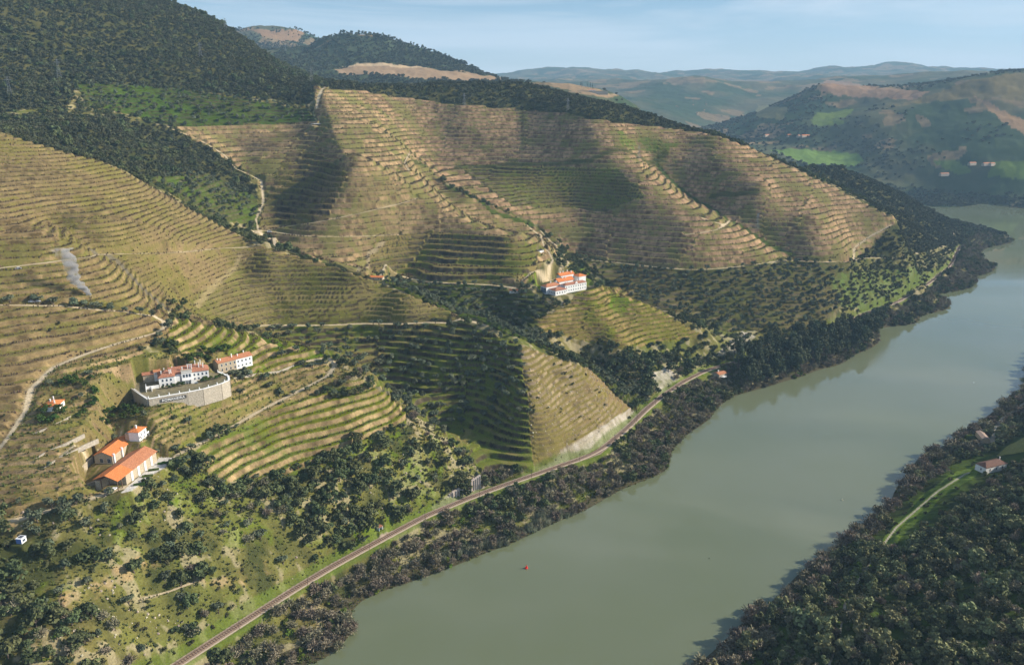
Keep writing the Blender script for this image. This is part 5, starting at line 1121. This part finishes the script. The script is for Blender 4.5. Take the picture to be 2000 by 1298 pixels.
# ---------- smoke from a pruning fire
def smoke():
    m=bpy.data.materials.new('smoke');m.use_nodes=True;t=m.node_tree;t.nodes.clear();o=t.nodes.new('ShaderNodeOutputMaterial');v=t.nodes.new('ShaderNodeVolumePrincipled');v.inputs['Color'].default_value=(1,1,1,1);v.inputs['Anisotropy'].default_value=0
    g=t.nodes.new('ShaderNodeNewGeometry');a=t.nodes.new('ShaderNodeAttribute');n=t.nodes.new('ShaderNodeTexNoise');n.inputs['Scale'].default_value=.22;n.inputs['Detail'].default_value=3;t.links.new(g.outputs['Position'],n.inputs['Vector'])
    sx=t.nodes.new('ShaderNodeTexCoord');sp=t.nodes.new('ShaderNodeSeparateXYZ');t.links.new(sx.outputs['Generated'],sp.inputs[0])
    r=t.nodes.new('ShaderNodeMapRange');r.inputs[1].default_value=.36;r.inputs[2].default_value=.6;r.inputs[3].default_value=0;r.inputs[4].default_value=1;t.links.new(n.outputs[0],r.inputs[0])
    r2=t.nodes.new('ShaderNodeMapRange');r2.inputs[1].default_value=0;r2.inputs[2].default_value=1;r2.inputs[3].default_value=.07;r2.inputs[4].default_value=1.6
    pw=t.nodes.new('ShaderNodeMath');pw.operation='POWER';pw.inputs[1].default_value=2.6;t.links.new(sp.outputs['X'],pw.inputs[0]);t.links.new(pw.outputs[0],r2.inputs[0])
    mu=t.nodes.new('ShaderNodeMath');mu.operation='MULTIPLY';t.links.new(r.outputs[0],mu.inputs[0]);t.links.new(r2.outputs[0],mu.inputs[1]);t.links.new(mu.outputs[0],v.inputs['Density']);t.links.new(v.outputs[0],o.inputs['Volume'])
    p=hit(177,582);pts=[(0,0,0,.8),(-1,0,3,1.4),(-3,0,6.5,2.3),(-6.5,0,9.5,3.2),(-10,1,13,3.4),(-11,1,18,3.6),(-11.5,2,23,4.0),(-14,3,29,4.6),(-18,4,36,5.4)]
    P=chaik([np.array(q) for q in pts],2);V=[];Fc=[];K=14;g_=random.Random(3)
    for i,q in enumerate(P):
        for k in range(K):
            a=6.283*k/K;rr=q[3]*1.15*(1+.2*math.sin(2*a+1.3*i)+.17*math.sin(3*a-.9*i)+.12*math.sin(1.7*i));V.append((q[0]+rr*math.cos(a),q[1]+rr*math.sin(a)*.9,q[2]))
        if i:
            for k in range(K): j=(k+1)%K;b=(i-1)*K;Fc.append((b+k,b+j,b+K+j,b+K+k))
    Fc.append(tuple(range(K-1,-1,-1)));b=(len(P)-1)*K;Fc.append(tuple(range(b,b+K)));me=bpy.data.meshes.new('smoke');me.from_pydata(V,[],Fc);me.update();o_=link('smoke',me,None,m);o_.location=p;tag(o_,'thin white smoke rising from a pruning fire in the vineyard','smoke',kind='stuff')
smoke()
p=gp(177,584);b=MB();g_=random.Random(5)
for i in range(26): a=g_.random()*6.28;b.tube((0,0,g_.random()*.5),(1.3*math.cos(a),1.3*math.sin(a),.15+g_.random()*.9),.09,.04,4)
o=b.build('bonfire',mat('charred branches',(.03,.025,.022)));o.location=p;tag(o,'heap of burning vine prunings under the smoke','bonfire')
# ---------- vine stocks, grass tufts and loose stones
g=np.random.default_rng(4);V=[];Fc=[]
for k in range(9):
    a=g.uniform(0,6.28);q=g.uniform(0,.25);V0=np.array([q*math.cos(a),q*math.sin(a),0]);e_=V0+np.array([g.normal(0,.3),g.normal(0,.3),g.uniform(.6,1.2)]);w=g.normal(0,1,3);w[2]=0;w*=.09/np.linalg.norm(w);n=len(V);V+=[V0-w,V0+w,e_+w,e_-w];Fc.append((n,n+1,n+2,n+3))
for nm,c in(('vine',(.13,.095,.06)),('tuft',(.13,.15,.045))):
    me=npmesh(nm,np.array(V),np.array(Fc));me.materials.append(mat(nm+' stems',c,rnd=.35));PRO[nm]=[(me,None,me)]
V=[];Fc=[];rm=mat('loose stone',(.40,.34,.25),rnd=.3,noise=.2,nscale=2);PRO['rock']=[]
for i in range(3):
    bm_=MB();g_=random.Random(i);n=7;lo=[(math.cos(6.283*k/n)*g_.uniform(.7,1.1),math.sin(6.283*k/n)*g_.uniform(.7,1.1),-.3) for k in range(n)];hi=[(x*.6+g_.uniform(-.1,.1),y*.6+g_.uniform(-.1,.1),g_.uniform(.35,.7)) for x,y,z in lo];bm_.v=lo+hi;bm_.f=[tuple(range(n,2*n))]+[(k,(k+1)%n,(k+1)%n+n,k+n) for k in range(n)];me=bpy.data.meshes.new('rock');me.from_pydata(bm_.v,[],bm_.f);me.materials.append(rm);PRO['rock'].append((me,None,me))
row=(np.abs((f-rs)/(1-rs)-.45)<.2)
def scat(name,kind,mask,per,s0,s1,label,cl=None,cap=60000):
    k=scatter(mask,per,cl,cap);P=np.stack([X[k],Y[k],zf[k]],1);stuff(name,kind,P,RNG.uniform(s0,s1,len(P)),label)
scat('vines','vine',(ZM['s1']|ZM['s1b']|ZM['s1c']|ZM['s2']|ZM['s3c'])&row&(RF<1000),3.2,.8,1.4,'bare brown vines in rows on the terrace treads')
scat('far_vines','vine',(ZM['s3']|ZM['bowl'])&row,5,1.2,2.0,'bare vines on the far terrace treads')
scat('grass','tuft',(nearslope|ZM['garden']|strip)&(RF<750),5,.6,1.6,'tufts of grass and weeds on the rough slopes')
scat('loose_rocks','rock',(nearslope|ZM['s2r'])&near,28,.25,1.0,'loose pale stones scattered on the rough slopes',clump(26,401,-.1,3))
def make_haze():
    m=bpy.data.materials.new('haze');m.use_nodes=True;t=m.node_tree;t.nodes.clear();o=t.nodes.new('ShaderNodeOutputMaterial');v=t.nodes.new('ShaderNodeVolumePrincipled')
    v.inputs['Color'].default_value=(.45,.73,1,1);v.inputs['Density'].default_value=HAZE;v.inputs['Anisotropy'].default_value=0
    t.links.new(v.outputs[0],o.inputs['Volume'])
    b=MB().box(-11000,11500,-500,14500,-12,1400);h=b.build('haze',m);tag(h,'thin blue haze filling the valley air','haze',kind='stuff')
HAZE=.68e-4
make_haze()
